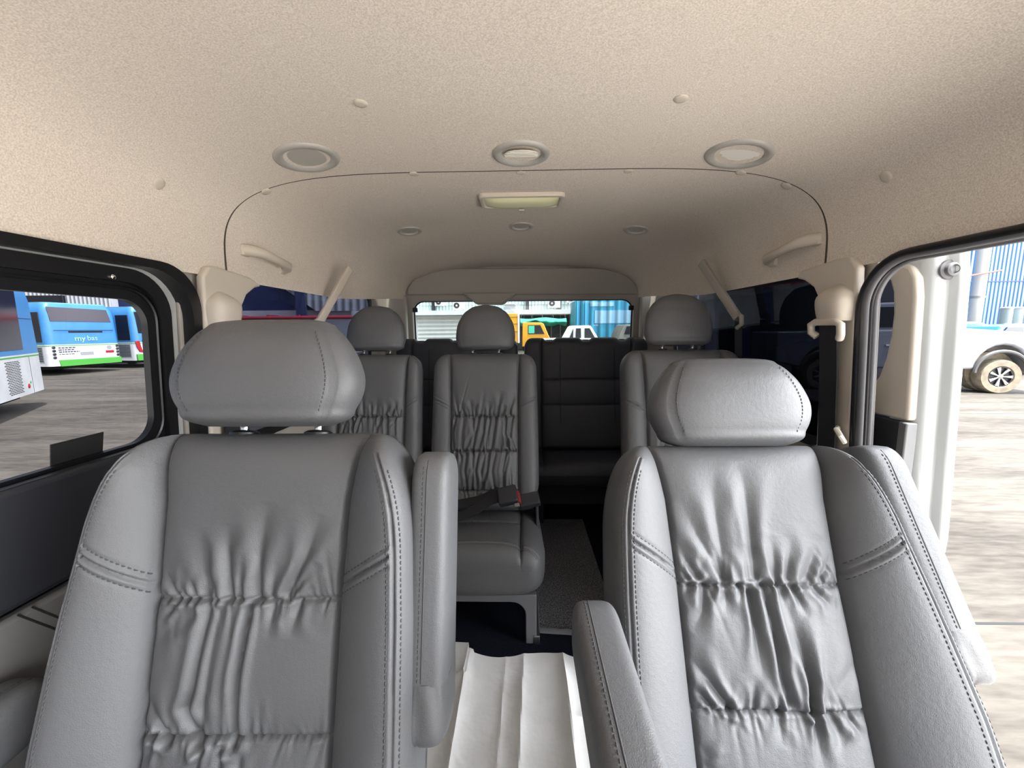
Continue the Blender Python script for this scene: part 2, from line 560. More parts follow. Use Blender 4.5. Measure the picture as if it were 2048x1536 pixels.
horn = [(0.852, 0.80), (0.852, 1.06), (0.856, 1.10), (0.868, 1.124), (0.888, 1.134), (0.915, 1.136), (0.929, 1.130), (0.928, 1.118), (0.917, 1.10), (0.908, 1.075), (0.904, 1.03), (0.907, 0.98), (0.916, 0.93), (0.930, 0.89), (0.955, 0.85), (0.99, 0.82), (1.03, 0.80)]
MB().prism(horn, PD(-0.018), 0.0, 0.024).build('inner_trim', M['beige_plastic'], d2, bevel=0.008, seg=3)
MB().b2(0.822, 0.846, 0.866, 1.9, 0.05, 0.797).build('lower_trim', M['dark_plastic'], d2, bevel=0.004)
MB().b2(0.818, 0.842, 0.848, 0.868, 0.05, 0.797).build('edge_trim', M['grey_plastic'], d2, bevel=0.003)
lb = MB().b2(0.812, 0.826, 0.872, 0.905, 0.50, 0.66).build('latch_bracket', M['grey_plastic'], d2, bevel=0.003)
MB().b2(0.808, 0.820, 0.880, 0.925, 0.655, 0.69).build('pull_handle', M['grey_plastic'], d2, bevel=0.006, seg=3)
MB().lathe([(0.0075, 0), (0.0075, 0.004), (0.004, 0.004), (0.003, 0.001)], (0.813, 0.882, 0.64), (-1, 0, 0), 14).build('screw', M['red_plastic'], lb)
MB().b2(0.808, 0.817, 0.886, 0.90, 0.55, 0.62).build('latch_slot', M['black_matte'], lb, bevel=0.002)
bp = MB().lathe([(0.019, 0), (0.019, 0.004), (0.014, 0.006), (0.013, 0.012), (0.009, 0.014), (0.0085, 0.009), (0.004, 0.009)], (0.852, 0.840, 1.112), (0, -1, 0), 20)
bp.build('rubber_stop', M['grey_plastic'], d2, label='round grey rubber stop on the door edge')

# ---- rear end: wall below, tailgate with window, header trim
struct(MB().b2(-0.84, 0.84, 2.40, 2.45, 0.0, 0.60).build('wall_rear', M['dark_plastic']))
d3 = struct_root('door_3', (0, 2.4, 0.0))
fn = lambda x, z, w: (x, 2.345 + w + 0.10 * (1.36 - z) * 0.5, z)
outer = rrect(-0.86, 0.86, 0.50, 1.47, 0.05)
inner = rrect(-0.632, 0.650, 0.56, 1.172, [0.05, 0.05, 0.06, 0.06])
MB().ring(outer, inner, fn, 0.0, 0.03).build('tailgate_trim', M['taupe_plastic'], d3, bevel=0.006, seg=3)
hp = [(-0.66, 1.205), (0.675, 1.195), (0.66, 1.25), (0.60, 1.31), (0.52, 1.338), (0.40, 1.347), (-0.40, 1.352), (-0.52, 1.342), (-0.60, 1.312), (-0.65, 1.25)]
MB().prism(hp, fn, -0.012, 0.005).build('header_panel', M['taupe_plastic'], d3, bevel=0.008, seg=3)
cp = [(-0.335, 1.212), (-0.02, 1.209), (-0.045, 1.19), (-0.10, 1.145), (-0.255, 1.147), (-0.305, 1.19)]
MB().prism(cp, fn, -0.05, 0.02).build('brake_lamp_cover', M['taupe_plastic'], d3, bevel=0.010, seg=3)
g = [fn(x, z, 0.035) for x, z in rrect(-0.66, 0.68, 0.52, 1.20, 0.05)]
MB().add(g, [tuple(range(len(g)))]).build('pane', M['glass_rear'], d3)
MB().ring(rrect(-0.65, 0.668, 0.53, 1.185, 0.05), rrect(-0.625, 0.643, 0.57, 1.166, 0.055), fn, 0.026, 0.033).build('window_gasket', M['black'], d3)
for x in (-0.618, 0.636):
    MB().prism(rrect(x - 0.014, x + 0.014, 1.108, 1.135, 0.006), fn, 0.0, 0.012).build('glass_bracket', M['black'], d3)
# body pillars each side of the tailgate
for k, x0, x1 in ((8, -0.83, -0.655), (9, 0.675, 0.83)):
    struct(MB().b2(x0, x1, 2.30, 2.342, 0.0, 1.20).build('trim_%d' % k, M['taupe_plastic'], bevel=0.010, seg=3))

# ------------------------------------------------------------------ things on the ceiling
def frame_at(x, y, yaw=0.0):
    """4x4 whose z axis points out of the ceiling into the cabin"""
    n = ceil_n(x, y)
    u = Vector((1, 0, 0)); u = (u - n * u.dot(n)).normalized()
    w = n.cross(u)
    m = Matrix((u, w, n)).transposed().to_4x4()
    return Matrix.Translation(ceil_pt(x, y)) @ m @ Matrix.Rotation(yaw, 4, 'Z')
def thing_m(name, label, cat, mtx, group=None):
    o = thing(name, label, cat, group=group)
    o.matrix_basis = mtx
    return o

def air_vent(x, y, rad, kind, label, group, yaw=0.0):
    t = thing_m('air_vent', label, 'air vent', frame_at(x, y, yaw), group)
    k = rad / 0.07
    MB().lathe([(0.070 * k, -0.004), (0.0705 * k, 0.001), (0.068 * k, 0.005), (0.062 * k, 0.007), (0.054 * k, 0.006), (0.049 * k, 0.0015), (0.048 * k, -0.006)], (0, 0, 0), n=40).build('ring', M['vent_ring'], t, world=False)
    MB().lathe([(0.047 * k, -0.006), (0.047 * k, -0.004)], (0, 0, 0), n=32).build('throat', M['vent_throat'] if kind else M['vent_flap_grey'], t, world=False)
    if kind == 0:
        MB().lathe([(0.044 * k, -0.003), (0.043 * k, 0.0005), (0.02 * k, 0.002)], (0, 0, 0), n=32).build('flap', M['vent_flap_grey'], t, world=False)
    else:
        q = [(-0.044, 0.012), (-0.036, 0.030), (-0.02, 0.041), (0, 0.045), (0.02, 0.041), (0.036, 0.030), (0.044, 0.012), (0.045, -0.005)]
        q += [(0.036, -0.007), (0.034, -0.016), (0.024, -0.020), (0.012, -0.030), (-0.012, -0.030), (-0.024, -0.020), (-0.034, -0.016), (-0.036, -0.007), (-0.045, -0.005)]
        q = [(a * k * 0.92, (b * 0.88 + 0.004) * k) for a, b in q]
        sl = 0.16
        MB().prism(q, lambda a, b, w: (a, b, 0.001 + sl * (b + 0.01) * (1 if kind == 1 else -0.6) + w), 0.0, 0.002).build('flap', M['vent_flap'], t, world=False)
        if kind == 1:
            for yy in (-0.008, 0.006, 0.020, 0.032):
                hw = math.sqrt(max(0, 0.043 ** 2 - yy * yy)) * k
                MB().box((0, yy * k, 0.0045 + sl * yy * k), (2 * hw * 0.95, 0.0015, 0.003)).build('louvre', M['vent_flap'], t, world=False)
    return t
M['vent_ring'] = mat('vent_ring_plastic', (0.38, 0.36, 0.325), 0.35)
M['vent_flap'] = mat('pale_vent_flap', (0.74, 0.70, 0.63), 0.5)
M['vent_flap_grey'] = mat('dull_vent_flap', (0.42, 0.395, 0.355), 0.6)
M['vent_throat'] = mat('vent_throat', (0.035, 0.03, 0.028), 0.8)
gv = 'air vents in the front part of the ceiling'
air_vent(-0.497, 0.985, 0.072, 0, 'round ceiling air vent with a closed dull flap, on the closed-window side', gv, R(-8))
air_vent(0.003, 1.026, 0.069, 1, 'round ceiling air vent with pale slatted flap, ahead of the dome lamp', gv)
air_vent(0.508, 1.005, 0.074, 2, 'round ceiling air vent with a tilted pale flap, on the open-door side', gv, R(8))
gv = 'small air vents in the rear part of the ceiling'
air_vent(-0.452, 1.69, 0.050, 0, 'small closed ceiling vent behind the dome lamp, on the closed-window side', gv)
air_vent(0.003, 1.69, 0.050, 0, 'small closed ceiling vent straight behind the dome lamp', gv)
air_vent(0.470, 1.71, 0.050, 0, 'small closed ceiling vent behind the dome lamp, on the open-door side', gv)

dm = thing_m('dome_lamp', 'rectangular ceiling dome lamp with yellowish clear lens', 'ceiling light', frame_at(0.004, 1.365))
fl = lambda u, v, w: (u, v, w)
MB().ring(rrect(-0.136, 0.136, -0.066, 0.066, 0.022), rrect(-0.120, 0.120, -0.049, 0.049, 0.014), fl, -0.006, 0.012).build('housing', M['beige_plastic'], dm, world=False, bevel=0.005, seg=3)
rows = []
for i in range(9):
    v = -0.05 + 0.1 * i / 8
    rows.append([(-0.121 + 0.242 * j / 16, v, 0.006 + 0.014 * (1 - (v / 0.052) ** 4) * (1 - abs(j / 8 - 1) ** 6)) for j in range(17)])
MB().grid(rows).build('lens', M['lens'], dm, world=False)
MB().box((0, -0.060, 0.017), (0.018, 0.010, 0.006)).build('switch', M['beige_plastic'], dm, world=False, bevel=0.002)

CAPS = [
 (-0.294, 0.795, 'flat screw cap in the front ceiling panel, closed-window side'),
 (0.295, 0.802, 'flat screw cap in the front ceiling panel, open-door side'),
 (-0.727, 0.835, 'screw cap on the ceiling edge above the closed door window'),
 (0.728, 0.86, 'screw cap on the ceiling edge above the open doorway'),
 (-0.655, 1.075, 'screw cap just behind the ceiling seam, by the curved corner of the window side'),
 (-0.285, 1.132, 'screw cap on the ceiling seam between the centre vent and the closed vent'),
 (0.002, 1.142, 'screw cap on the ceiling seam straight behind the slatted vent'),
 (0.288, 1.139, 'screw cap on the ceiling seam between slatted vent and tilted-flap vent'),
 (0.560, 1.09, 'screw cap on the ceiling seam straight behind the tilted-flap vent'),
 (0.668, 1.075, 'screw cap just behind the ceiling seam, by the curved corner of the door side'),
]
for x, y, lb in CAPS:
    m4 = frame_at(x, y)
    o = MB().lathe([(0.0125, -0.003), (0.0125, 0.0015), (0.011, 0.003), (0.006, 0.0036)], (0, 0, 0), n=20).build('screw_cap', M['beige_plastic'])
    o.matrix_basis = m4
    tag(o, lb, 'screw cap', 'screw caps in the ceiling')

def grab_handle(sgn, label):
    t = thing('grab_handle', label, 'grab handle', (sgn * 0.74, 1.15, 1.21), group='grab handles above the quarter windows')
    ya, yb = (1.10, 1.285) if sgn < 0 else (1.06, 1.25)
    def p(y, inn, z): return (sgn * (ceil_side(z) - inn), y, z)
    pts = [p(ya + 0.005, -0.002, 1.222), p(ya + 0.012, 0.020, 1.220), p(ya + 0.035, 0.036, 1.216), p((ya + yb) / 2, 0.040, 1.207), p(yb - 0.035, 0.036, 1.200), p(yb - 0.012, 0.020, 1.198), p(yb - 0.005, -0.002, 1.198)]
    MB().tube(pts, [0.016, 0.015, 0.0135, 0.011, 0.0135, 0.015, 0.016], 12).build('grip', M['beige_plastic'], t, sharp=60)
    for y, z in ((ya + 0.008, 1.222), (yb - 0.008, 1.198)):
        MB().box(p(y, 0.0, z - 0.002), (0.018, 0.034, 0.030)).build('end_mount', M['beige_plastic'], t, bevel=0.006, seg=3)
def ceil_side(z):
    a, zb, h, n = section(1.1)
    return a * (1 - min(1, max(0, (z - zb) / h)) ** n) ** (1 / n)
grab_handle(-1, 'beige grab handle on the ceiling edge above the closed quarter window with red pipe view')
grab_handle(1, 'beige grab handle on the ceiling edge above the darkest quarter window')

def belt_arm(sgn, label):
    t = thing('belt_guide', label, 'seat belt guide', (sgn * 0.70, 1.5, 1.13), group='belt guides at the rear windows')
    yt, yb = (1.60, 1.46) if sgn < 0 else (1.55, 1.39)
    a = Vector((sgn * 0.672, yt, 1.243)); b = Vector((sgn * 0.735, yb, 1.035))
    d = (b - a)
    MB().tube([a, a + d * 0.08, a + d * 0.5, a + d * 0.92, b], 0.0, 12, flat=(0.030, 0.016, (-sgn, -0.3, 0))).build('arm', M['beige_plastic'] if sgn < 0 else M['taupe_plastic'], t, sharp=60)
    MB().tube([b + Vector((0, 0.006, 0.012)), b + Vector((0, -0.022, 0.004)), b + Vector((0, -0.026, -0.022)), b + Vector((0, 0.0, -0.034))], 0.0075, 8).build('hook', M['beige_plastic'] if sgn < 0 else M['taupe_plastic'], t, sharp=60)
    MB().tube([b + Vector((0, -0.004, -0.012)), b + Vector((sgn * 0.020, 0.004, -0.24))], 0.0, 8, flat=(0.046, 0.002, (-sgn, 0, 0))).build('strap', M['webbing'], t)
belt_arm(-1, 'slanted plastic belt guide arm against the window with the red pipe view')
belt_arm(1, 'slanted plastic belt guide arm by the dark quarter window')

def pillar_belt(sgn, label, anchor=False):
    y0 = 0.985 if sgn < 0 else 0.965
    t = thing('seat_belt', label, 'seat belt', (sgn * 0.74, y0, 1.06), group='seat belts on the beige pillars')
    x = lambda z, inn: sgn * (wall_x(z) - 0.016 - inn)
    # shoulder cover: a rounded shell
    rows = []
    for i in range(13):
        v = i / 12
        z = 1.015 + 0.085 * v
        hw = 0.043 * (0.96 + 0.10 * math.sin(math.pi * v)) * (1 - 0.86 * max(0, (v - 0.55) / 0.45) ** 2.4)
        th = 0.040 * (0.9 + 0.15 * math.sin(math.pi * v)) * (1 - 0.9 * max(0, (v - 0.5) / 0.5) ** 2.6)
        rows.append([(x(z, -0.004 + th * max(0.0, math.sin(math.pi * j / 16)) ** 0.6), y0 - hw * sp(math.cos(math.pi * j / 16), 0.7), z) for j in range(17)])
    cv = MB().grid(rows)
    cv.add(rows[0], [tuple(range(17))])
    cv.build('shoulder_cover', M['beige_plastic'], t, sharp=60)
    # hooked guide under the cover
    pts = [(x(1.0, 0.02), y0 - 0.034, 0.975), (x(1.0, 0.028), y0 - 0.046, 0.985), (x(1.0, 0.03), y0 - 0.046, 1.006), (x(1.0, 0.03), y0 - 0.03, 1.013), (x(1.0, 0.03), y0 + 0.03, 1.013), (x(1.0, 0.03), y0 + 0.046, 1.006), (x(1.0, 0.028), y0 + 0.046, 0.988), (x(1.0, 0.02), y0 + 0.036, 0.978)]
    MB().tube(pts, 0.0085, 10).build('belt_loop', M['beige_plastic'], t, sharp=60)
    MB().tube([(x(1.01, 0.022), y0 + 0.003, 1.02), (x(0.9, 0.016), y0 + 0.004, 0.9), (x(0.6, 0.012), y0 + 0.006, 0.6), (x(0.3, 0.010), y0 + 0.006, 0.25)], 0.0, 8, flat=(0.056, 0.0025, (-sgn, 0, 0))).build('strap', M['webbing'], t)
    if anchor:
        MB().tube([(x(0.75, 0.010), 0.918, 0.735), (x(0.75, 0.022), 0.918, 0.752), (x(0.75, 0.022), 0.930, 0.764), (x(0.75, 0.010), 0.942, 0.764)], 0.006, 8).build('strap_hook', M['beige_plastic'], t)
pillar_belt(-1, 'seat belt hanging from the beige pillar beside the closed door window')
pillar_belt(1, 'seat belt hanging from the beige pillar beside the open doorway', True)

# ---- unseen cab front, added to cut front light: scuttle, pillars and windscreen header
fw = lambda x, z, w: (x, -0.98 - 0.35 * (1.45 - z) + w, z)
struct(MB().ring(rrect(-0.88, 0.88, -0.05, 1.46, 0.05), rrect(-0.62, 0.74, 0.86, 1.34, 0.08), fw, 0.0, 0.06).build('wall_front', M['dark_plastic'], bevel=0.01))

struct(MB().prism([(-1.50, -0.05), (-0.68, -0.05), (-0.68, 1.20), (-1.02, 1.20), (-1.50, 0.1)], plate_x(-1, 0.0), 0.0, 0.03).build('wall_left', M['dark_plastic']))  # unseen solid plate, added to block light from the front left
# ------------------------------------------------------------------ upholstery
class Pad:
    """a padded cushion over a reclined plane: x across, s along (0 = top / front edge, negative away from it)"""
    def __init__(c, T, tilt, L, hw, wi, T0=0.050, Tb=0.045, bol=0.026, rt=0.09, rw=0.085, seams=(), shoulder=None, folds=(), seed=1, gather=(20, 0.0022), p=3.4, side=None, flip=False, puff=0.012, split=True, rb=0.03, outer=None, ramp=0.0, rtw=None):
        c.rtw = rtw
        c.ramp = ramp
        c.outer = outer; c.cross = None
        c.T = np.array(T, float); c.a = tilt
        c.U = np.array([0, math.sin(tilt), math.cos(tilt)])
        c.N = np.array([0, -math.cos(tilt), math.sin(tilt)])
        if flip:                                        # lying cushion: s runs towards the front edge, surface faces up
            c.U = np.array([0, -math.cos(tilt), math.sin(tilt)])
            c.N = np.array([0, math.sin(tilt), math.cos(tilt)])
        c.L = L; c.hw = hw; c.wi = wi; c.T0 = T0; c.Tb = Tb; c.bol = bol; c.rt = rt; c.rw = rw; c.rb = rb
        c.seams = sorted(seams, reverse=True); c.shoulder = shoulder; c.p = p; c.side = side; c.puff = puff; c.split = split
        rng = np.random.default_rng(seed)
        c.folds = []
        W0 = np.interp(-0.3, wi[0], wi[1])
        n, am = gather
        for sm in c.seams:
            for sg in (1, -1):
                for _ in range(n):
                    x0 = rng.uniform(-W0, W0)
                    ln = 0.012 + rng.exponential(0.024)
                    sl = -x0 * rng.uniform(0.2, 1.4) / W0 * 0.35 + rng.normal(0, 0.12)
                    c.folds.append(([(x0, sm + sg * 0.001), (x0 + sl * ln, sm + sg * ln)], am * rng.uniform(0.5, 1.2) * (1 if rng.random() < 0.75 else -0.7), rng.uniform(0.0016, 0.0034), True))
        for poly, am_, w in folds:
            c.folds.append((poly, am_ * 0.0022, w * 0.00105, False))
    def w(c, s):
        w0 = np.interp(s, c.hw[0], c.hw[1])
        rt = c.rtw or c.rt
        t = np.clip((s + rt) / rt, 0, 1)
        w0 = w0 - c.rw * (1 - (1 - t ** 2.2) ** (1 / 2.2))
        return w0
    def k(c, s):
        t = np.clip((s + c.rt * 0.85) / (c.rt * 0.85), 0, 1)
        b = np.clip((-c.L + c.rb - s) / c.rb, 0, 1)
        return (1 - t ** 2.6) ** (1 / 2.6) * (1 - 0.8 * b ** 2.5)
    def front(c, x, s, detail=True):
        w = c.w(s); wi = np.interp(s, c.wi[0], c.wi[1])
        q = np.clip(np.abs(x) / w, 0, 1)
        e = (1 - q ** c.p) ** (1 / c.p)
        k = c.k(s)
        ax = np.abs(x)
        out = ax - wi
        f = c.T0 + c.puff * 0.0
        b = np.where(out > 0, c.ramp * np.clip(out / np.maximum(w - wi, 0.01), 0, 1) + c.bol * (1 - np.exp(-np.maximum(out, 0) / (0.5 * c.bol + 0.010))), 0.0)
        d = e * (f + b) * k
        if not detail:
            return d
        g = np.zeros_like(d)
        # insert panels swell between the seams
        edges = [0.02] + list(c.seams) + [-c.L]
        for a0, a1 in zip(edges[:-1], edges[1:]):
            t = np.clip((a0 - s) / (a0 - a1), 0, 1)
            g += np.where((s <= a0) & (s > a1) & (out < 0), c.puff * (4 * t * (1 - t)) ** 0.55 * np.clip(1 - (ax / wi) ** 6, 0, 1), 0)
        g -= 0.008 * np.exp(-(out / 0.0045) ** 2)
        for sm in c.seams:
            g -= np.where(out < 0, 0.005 * np.exp(-((s - sm) / 0.0035) ** 2), 0)
        fo = np.zeros_like(d)
        for poly, am, wd, gat in c.folds:
            best = None
            n = len(poly) - 1
            for i in range(n):
                (x0, s0), (x1, s1) = poly[i], poly[i + 1]
                vx, vs = x1 - x0, s1 - s0
                L2 = vx * vx + vs * vs + 1e-9
                t = np.clip(((x - x0) * vx + (s - s0) * vs) / L2, 0, 1)
                dd = (x - x0 - t * vx) ** 2 + (s - s0 - t * vs) ** 2
                u = (i + t) / n
                if best is None:
                    best, uu = dd, u
                else:
                    m = dd < best
                    best = np.where(m, dd, best); uu = np.where(m, u, uu)
            if gat:
                amp = am * (1 - uu) ** 1.2
                ww = wd * (1 + 1.2 * uu)
            else:
                near = [min(abs(poly[i][1] - sm) for sm in c.seams) < 0.014 for i in (0, -1)]
                amp = am * np.ones_like(uu)
                ww = wd * (1.15 - 0.3 * uu) if not near[0] else wd * np.ones_like(uu)
                if not near[0]:
                    amp = amp * np.clip(uu / 0.8, 0, 1) ** 0.65; ww = ww * (1.0 + 1.1 * np.clip(1 - uu / 0.6, 0, 1))
                if not near[1]:
                    amp = amp * np.clip((1 - uu) / 0.8, 0, 1) ** 0.65; ww = ww * (1.0 + 1.1 * np.clip(1 - (1 - uu) / 0.6, 0, 1))
            r = np.sqrt(best)
            fo += -amp * np.exp(-(r / ww) ** 1.6) + 0.45 * amp * np.exp(-((r - 2.1 * ww) / (1.2 * ww)) ** 2)
        g += np.where(out < 0, fo * np.clip(-out / 0.008, 0, 1), 0)
        if c.shoulder:
            s_in, s_out = c.shoulder
            t = np.clip(out / np.maximum(w - wi, 0.01), 0, 1)
            ls = s_in + (s_out - s_in) * t ** 0.85
            dl = (s - ls) * 0.85
            g += np.where((out > 0) & (ax < w - (c.side or 0.0) - 0.005), 0.0022 * np.exp(-((np.abs(dl) - 0.0050) / 0.003) ** 2) - 0.0046 * np.exp(-(dl / 0.0022) ** 2) - 0.0018 * np.exp(-((np.abs(dl) - 0.0105) / 0.002) ** 2), 0)
        if c.cross is not None:
            dl = s - c.cross - 0.03 * (np.abs(x) / 0.2) ** 3
            g += 0.0016 * np.exp(-((np.abs(dl) - 0.005) / 0.003) ** 2) - 0.0042 * np.exp(-(dl / 0.0022) ** 2)
        if c.side:
            ds = ax - (w - c.side)
            g += np.where(s < -0.03, 0.0014 * np.exp(-((np.abs(ds) - 0.004) / 0.0026) ** 2) - 0.0034 * np.exp(-(ds / 0.002) ** 2), 0)
        return d + g * k * np.clip(e * 1.6, 0, 1)
    def pos(c, x, s, d):
        x, s, d = np.broadcast_arrays(np.asarray(x, float), np.asarray(s, float), np.asarray(d, float))
        P = c.T + s[..., None] * c.U + d[..., None] * c.N
        P[..., 0] += x
        if c.outer:
            sg, xs, ys = c.outer
            w = c.w(s); wi = np.interp(s, c.wi[0], c.wi[1])
            P[..., 0] += np.where(x * sg > wi, sg * np.interp(s, xs, ys) * np.clip((np.abs(x) - wi) / (w - wi), 0, 1), 0)
        return P
    def rows(c, n):
        t = np.linspace(0, 1, n)
        # finer near the rounded top edge
        s = -c.L * (0.25 * (1 - (1 - t) ** 1.0) + 0.75 * (t ** 1.35))
        s[0] = 0.0
        return s
    def build(c, names, mats, parent, nr=200, nb=46, ni=110, back=None):
        s = c.rows(nr)
        w = c.w(s); wi = np.minimum(np.interp(s, c.wi[0], c.wi[1]), w - 0.012)
        tb = np.sin(np.linspace(0, math.pi / 2, nb))        # bolster: denser towards the outer side
        tb = tb * 0.9 + 0.1 * np.linspace(0, 1, nb)
        SS = np.repeat(s[:, None], nb, 1)
        outs = []
        mb = MB()
        for sg in (-1, 1):
            X = sg * (wi[:, None] + (w - wi)[:, None] * tb[None])
            P = c.pos(X, SS, c.front(X, SS))
            if sg < 0: P = P[:, ::-1]
            mb.grid(P)
        # back shell
        qb = np.sin(np.linspace(-math.pi / 2, math.pi / 2, 41))
        sb = s[::3] if (nr - 1) % 3 == 0 else s
        XB = c.w(sb)[:, None] * qb[None]
        DB = -c.Tb * (1 - np.abs(qb[None]) ** 4.0) ** 0.25 * c.k(sb)[:, None]
        mb.mi = 1 if back else 0
        mb.grid(c.pos(XB, np.repeat(sb[:, None], 41, 1), DB)[:, ::-1])
        o = mb.build(names[0], [mats, back] if back else mats, parent, world=False, sharp=75)
        X = wi[:, None] * np.linspace(-1, 1, ni)[None]
        SI = np.repeat(s[:, None], ni, 1)
        ins = MB().grid(c.pos(X, SI, c.front(X, SI))).build(names[1], mats, parent, world=False, sharp=75)
        return o, ins
    def stitches(c, lines, parent, name='stitching', r=0.0011, ln=0.0042, step=0.0072, m=None):
        """lines of (x, s) points; one dash every step, laid on the leather"""
        mb = MB()
        for pts in lines:
            pts = np.array(pts)
            seg = np.linalg.norm(np.diff(pts, axis=0), axis=1)
            cum = np.concatenate([[0], np.cumsum(seg)])
            for q in np.arange(step / 2, cum[-1] - ln, step):
                ab = []
                for z in (q, q + ln / 2, q + ln):
                    x = np.interp(z, cum, pts[:, 0]); s = np.interp(z, cum, pts[:, 1])
                    dd = c.front(np.array([x]), np.array([s]))[0]
                    ab.append(Vector(c.pos(x, s, dd + (0.0006 if z == q + ln / 2 else -0.0004)).tolist()))
                mb.tube(ab, r, 5)
        if mb.v:
            return mb.build(name, m or M['thread'], parent, world=False, sharp=80)
    def shoulder_lines(c, off=0.0105):
        out = []
        s_in, s_out = c.shoulder
        for sg in (-1, 1):
            for o in (-off, off):
                ln = []
                for t in np.linspace(0.03, 0.74 if c.side else 0.9, 14):
                    s = s_in + (s_out - s_in) * t ** 0.85 + o / 0.85
                    w = float(c.w(s)); wi = interp(s, *c.wi)
                    ln.append((sg * (wi + (w - wi) * t), s))
                out.append(ln)
        return out
    def side_lines(c, off=0.0085, sgs=(-1, 1)):
        out = []
        for sg in sgs:
            for o in (-off, off):
                out.append([(sg * (float(c.w(s)) - c.side + o), s) for s in np.linspace(-0.05, -c.L + 0.06, 30)])
        return out

def superloop(hx, hy, e, n, ph=0.0):
    th = np.linspace(0, 2 * math.pi, n, endpoint=False) + ph
    c, s = np.cos(th), np.sin(th)
    return hx * np.sign(c) * np.abs(c) ** (2 / e), hy * np.sign(s) * np.abs(s) ** (2 / e)

def headrest_mesh(base, tilt, prof, n=144, e=2.5, seam=None, eb=2.5):
    """prof rows: (t height, half width, front depth, back depth)"""
    U = np.array([0, math.sin(tilt), math.cos(tilt)]); N = np.array([0, -math.cos(tilt), math.sin(tilt)])
    ts = np.array([r[0] for r in prof])
    tt = np.linspace(0, 1, 64); tt = 0.5 - 0.5 * np.cos(math.pi * tt)
    H = ts[-1]
    rows = []
    for t in tt * H:
        hw, df, db = [np.interp(t, ts, [r[k] for r in prof]) for k in (1, 2, 3)]
        x, y = superloop(hw, 1.0, e, n)
        d = np.where(y > 0, y * df, y * db)
        if seam:
            for sx in seam:
                d = d * (1 - 0.045 * np.exp(-((np.abs(x) - sx * hw / max(r[1] for r in prof)) / 0.003) ** 2))
        P = np.array(base) + t * U + d[:, None] * N
        P[:, 0] += x
        rows.append(P)
    mb = MB().grid(np.array(rows), wrap=True)
    mb.add(rows[0], [tuple(range(n))[::-1]]); mb.add(rows[-1], [tuple(range(n))])
    return mb, U, N
def smooth_prof(rows, n=40):
    """Catmull-style resample of a profile table"""
    a = np.array(rows, float)
    t = a[:, 0]
    tt = np.linspace(0, t[-1], n)
    out = [tt]
    for k in (1, 2, 3):
        y = a[:, k]
        m = np.gradient(y, t)
        r = []
        for q in tt:
            i = min(len(t) - 2, max(0, np.searchsorted(t, q) - 1))
            h = t[i + 1] - t[i]; u = (q - t[i]) / h
            r.append((2 * u**3 - 3 * u**2 + 1) * y[i] + (u**3 - 2 * u**2 + u) * h * m[i] + (-2 * u**3 + 3 * u**2) * y[i + 1] + (u**3 - u**2) * h * m[i + 1])
        out.append(np.maximum(r, 0.002))
    return list(zip(*out))

WIDE_HEAD = smooth_prof([(0, 0.100, 0.020, 0.015), (0.007, 0.120, 0.042, 0.030), (0.030, 0.138, 0.056, 0.042), (0.070, 0.151, 0.062, 0.048), (0.105, 0.143, 0.060, 0.046), (0.135, 0.127, 0.052, 0.040), (0.158, 0.107, 0.036, 0.028), (0.171, 0.086, 0.018, 0.015), (0.175, 0.062, 0.004, 0.003)], 60)
ROUND_HEAD = smooth_prof([(0, 0.080, 0.02, 0.018), (0.006, 0.094, 0.034, 0.028), (0.025, 0.104, 0.042, 0.036), (0.07, 0.107, 0.045, 0.04), (0.115, 0.094, 0.041, 0.036), (0.150, 0.066, 0.029, 0.026), (0.166, 0.036, 0.014, 0.012), (0.171, 0.012, 0.003, 0.003)], 60)

def loft(sections, n=40, e=4.0):
    """sections: (centre, half x, half w, x axis, w axis)"""
    rows = []
    for c, hx, hw, X, W in sections:
        x, w = superloop(hx, hw, e, n)
        rows.append(np.array(c)[None] + x[:, None] * np.array(X)[None] + w[:, None] * np.array(W)[None])
    mb = MB().grid(np.array(rows), wrap=True)
    mb.add(rows[0], [tuple(range(n))[::-1]]); mb.add(rows[-1], [tuple(range(n))])
    return mb

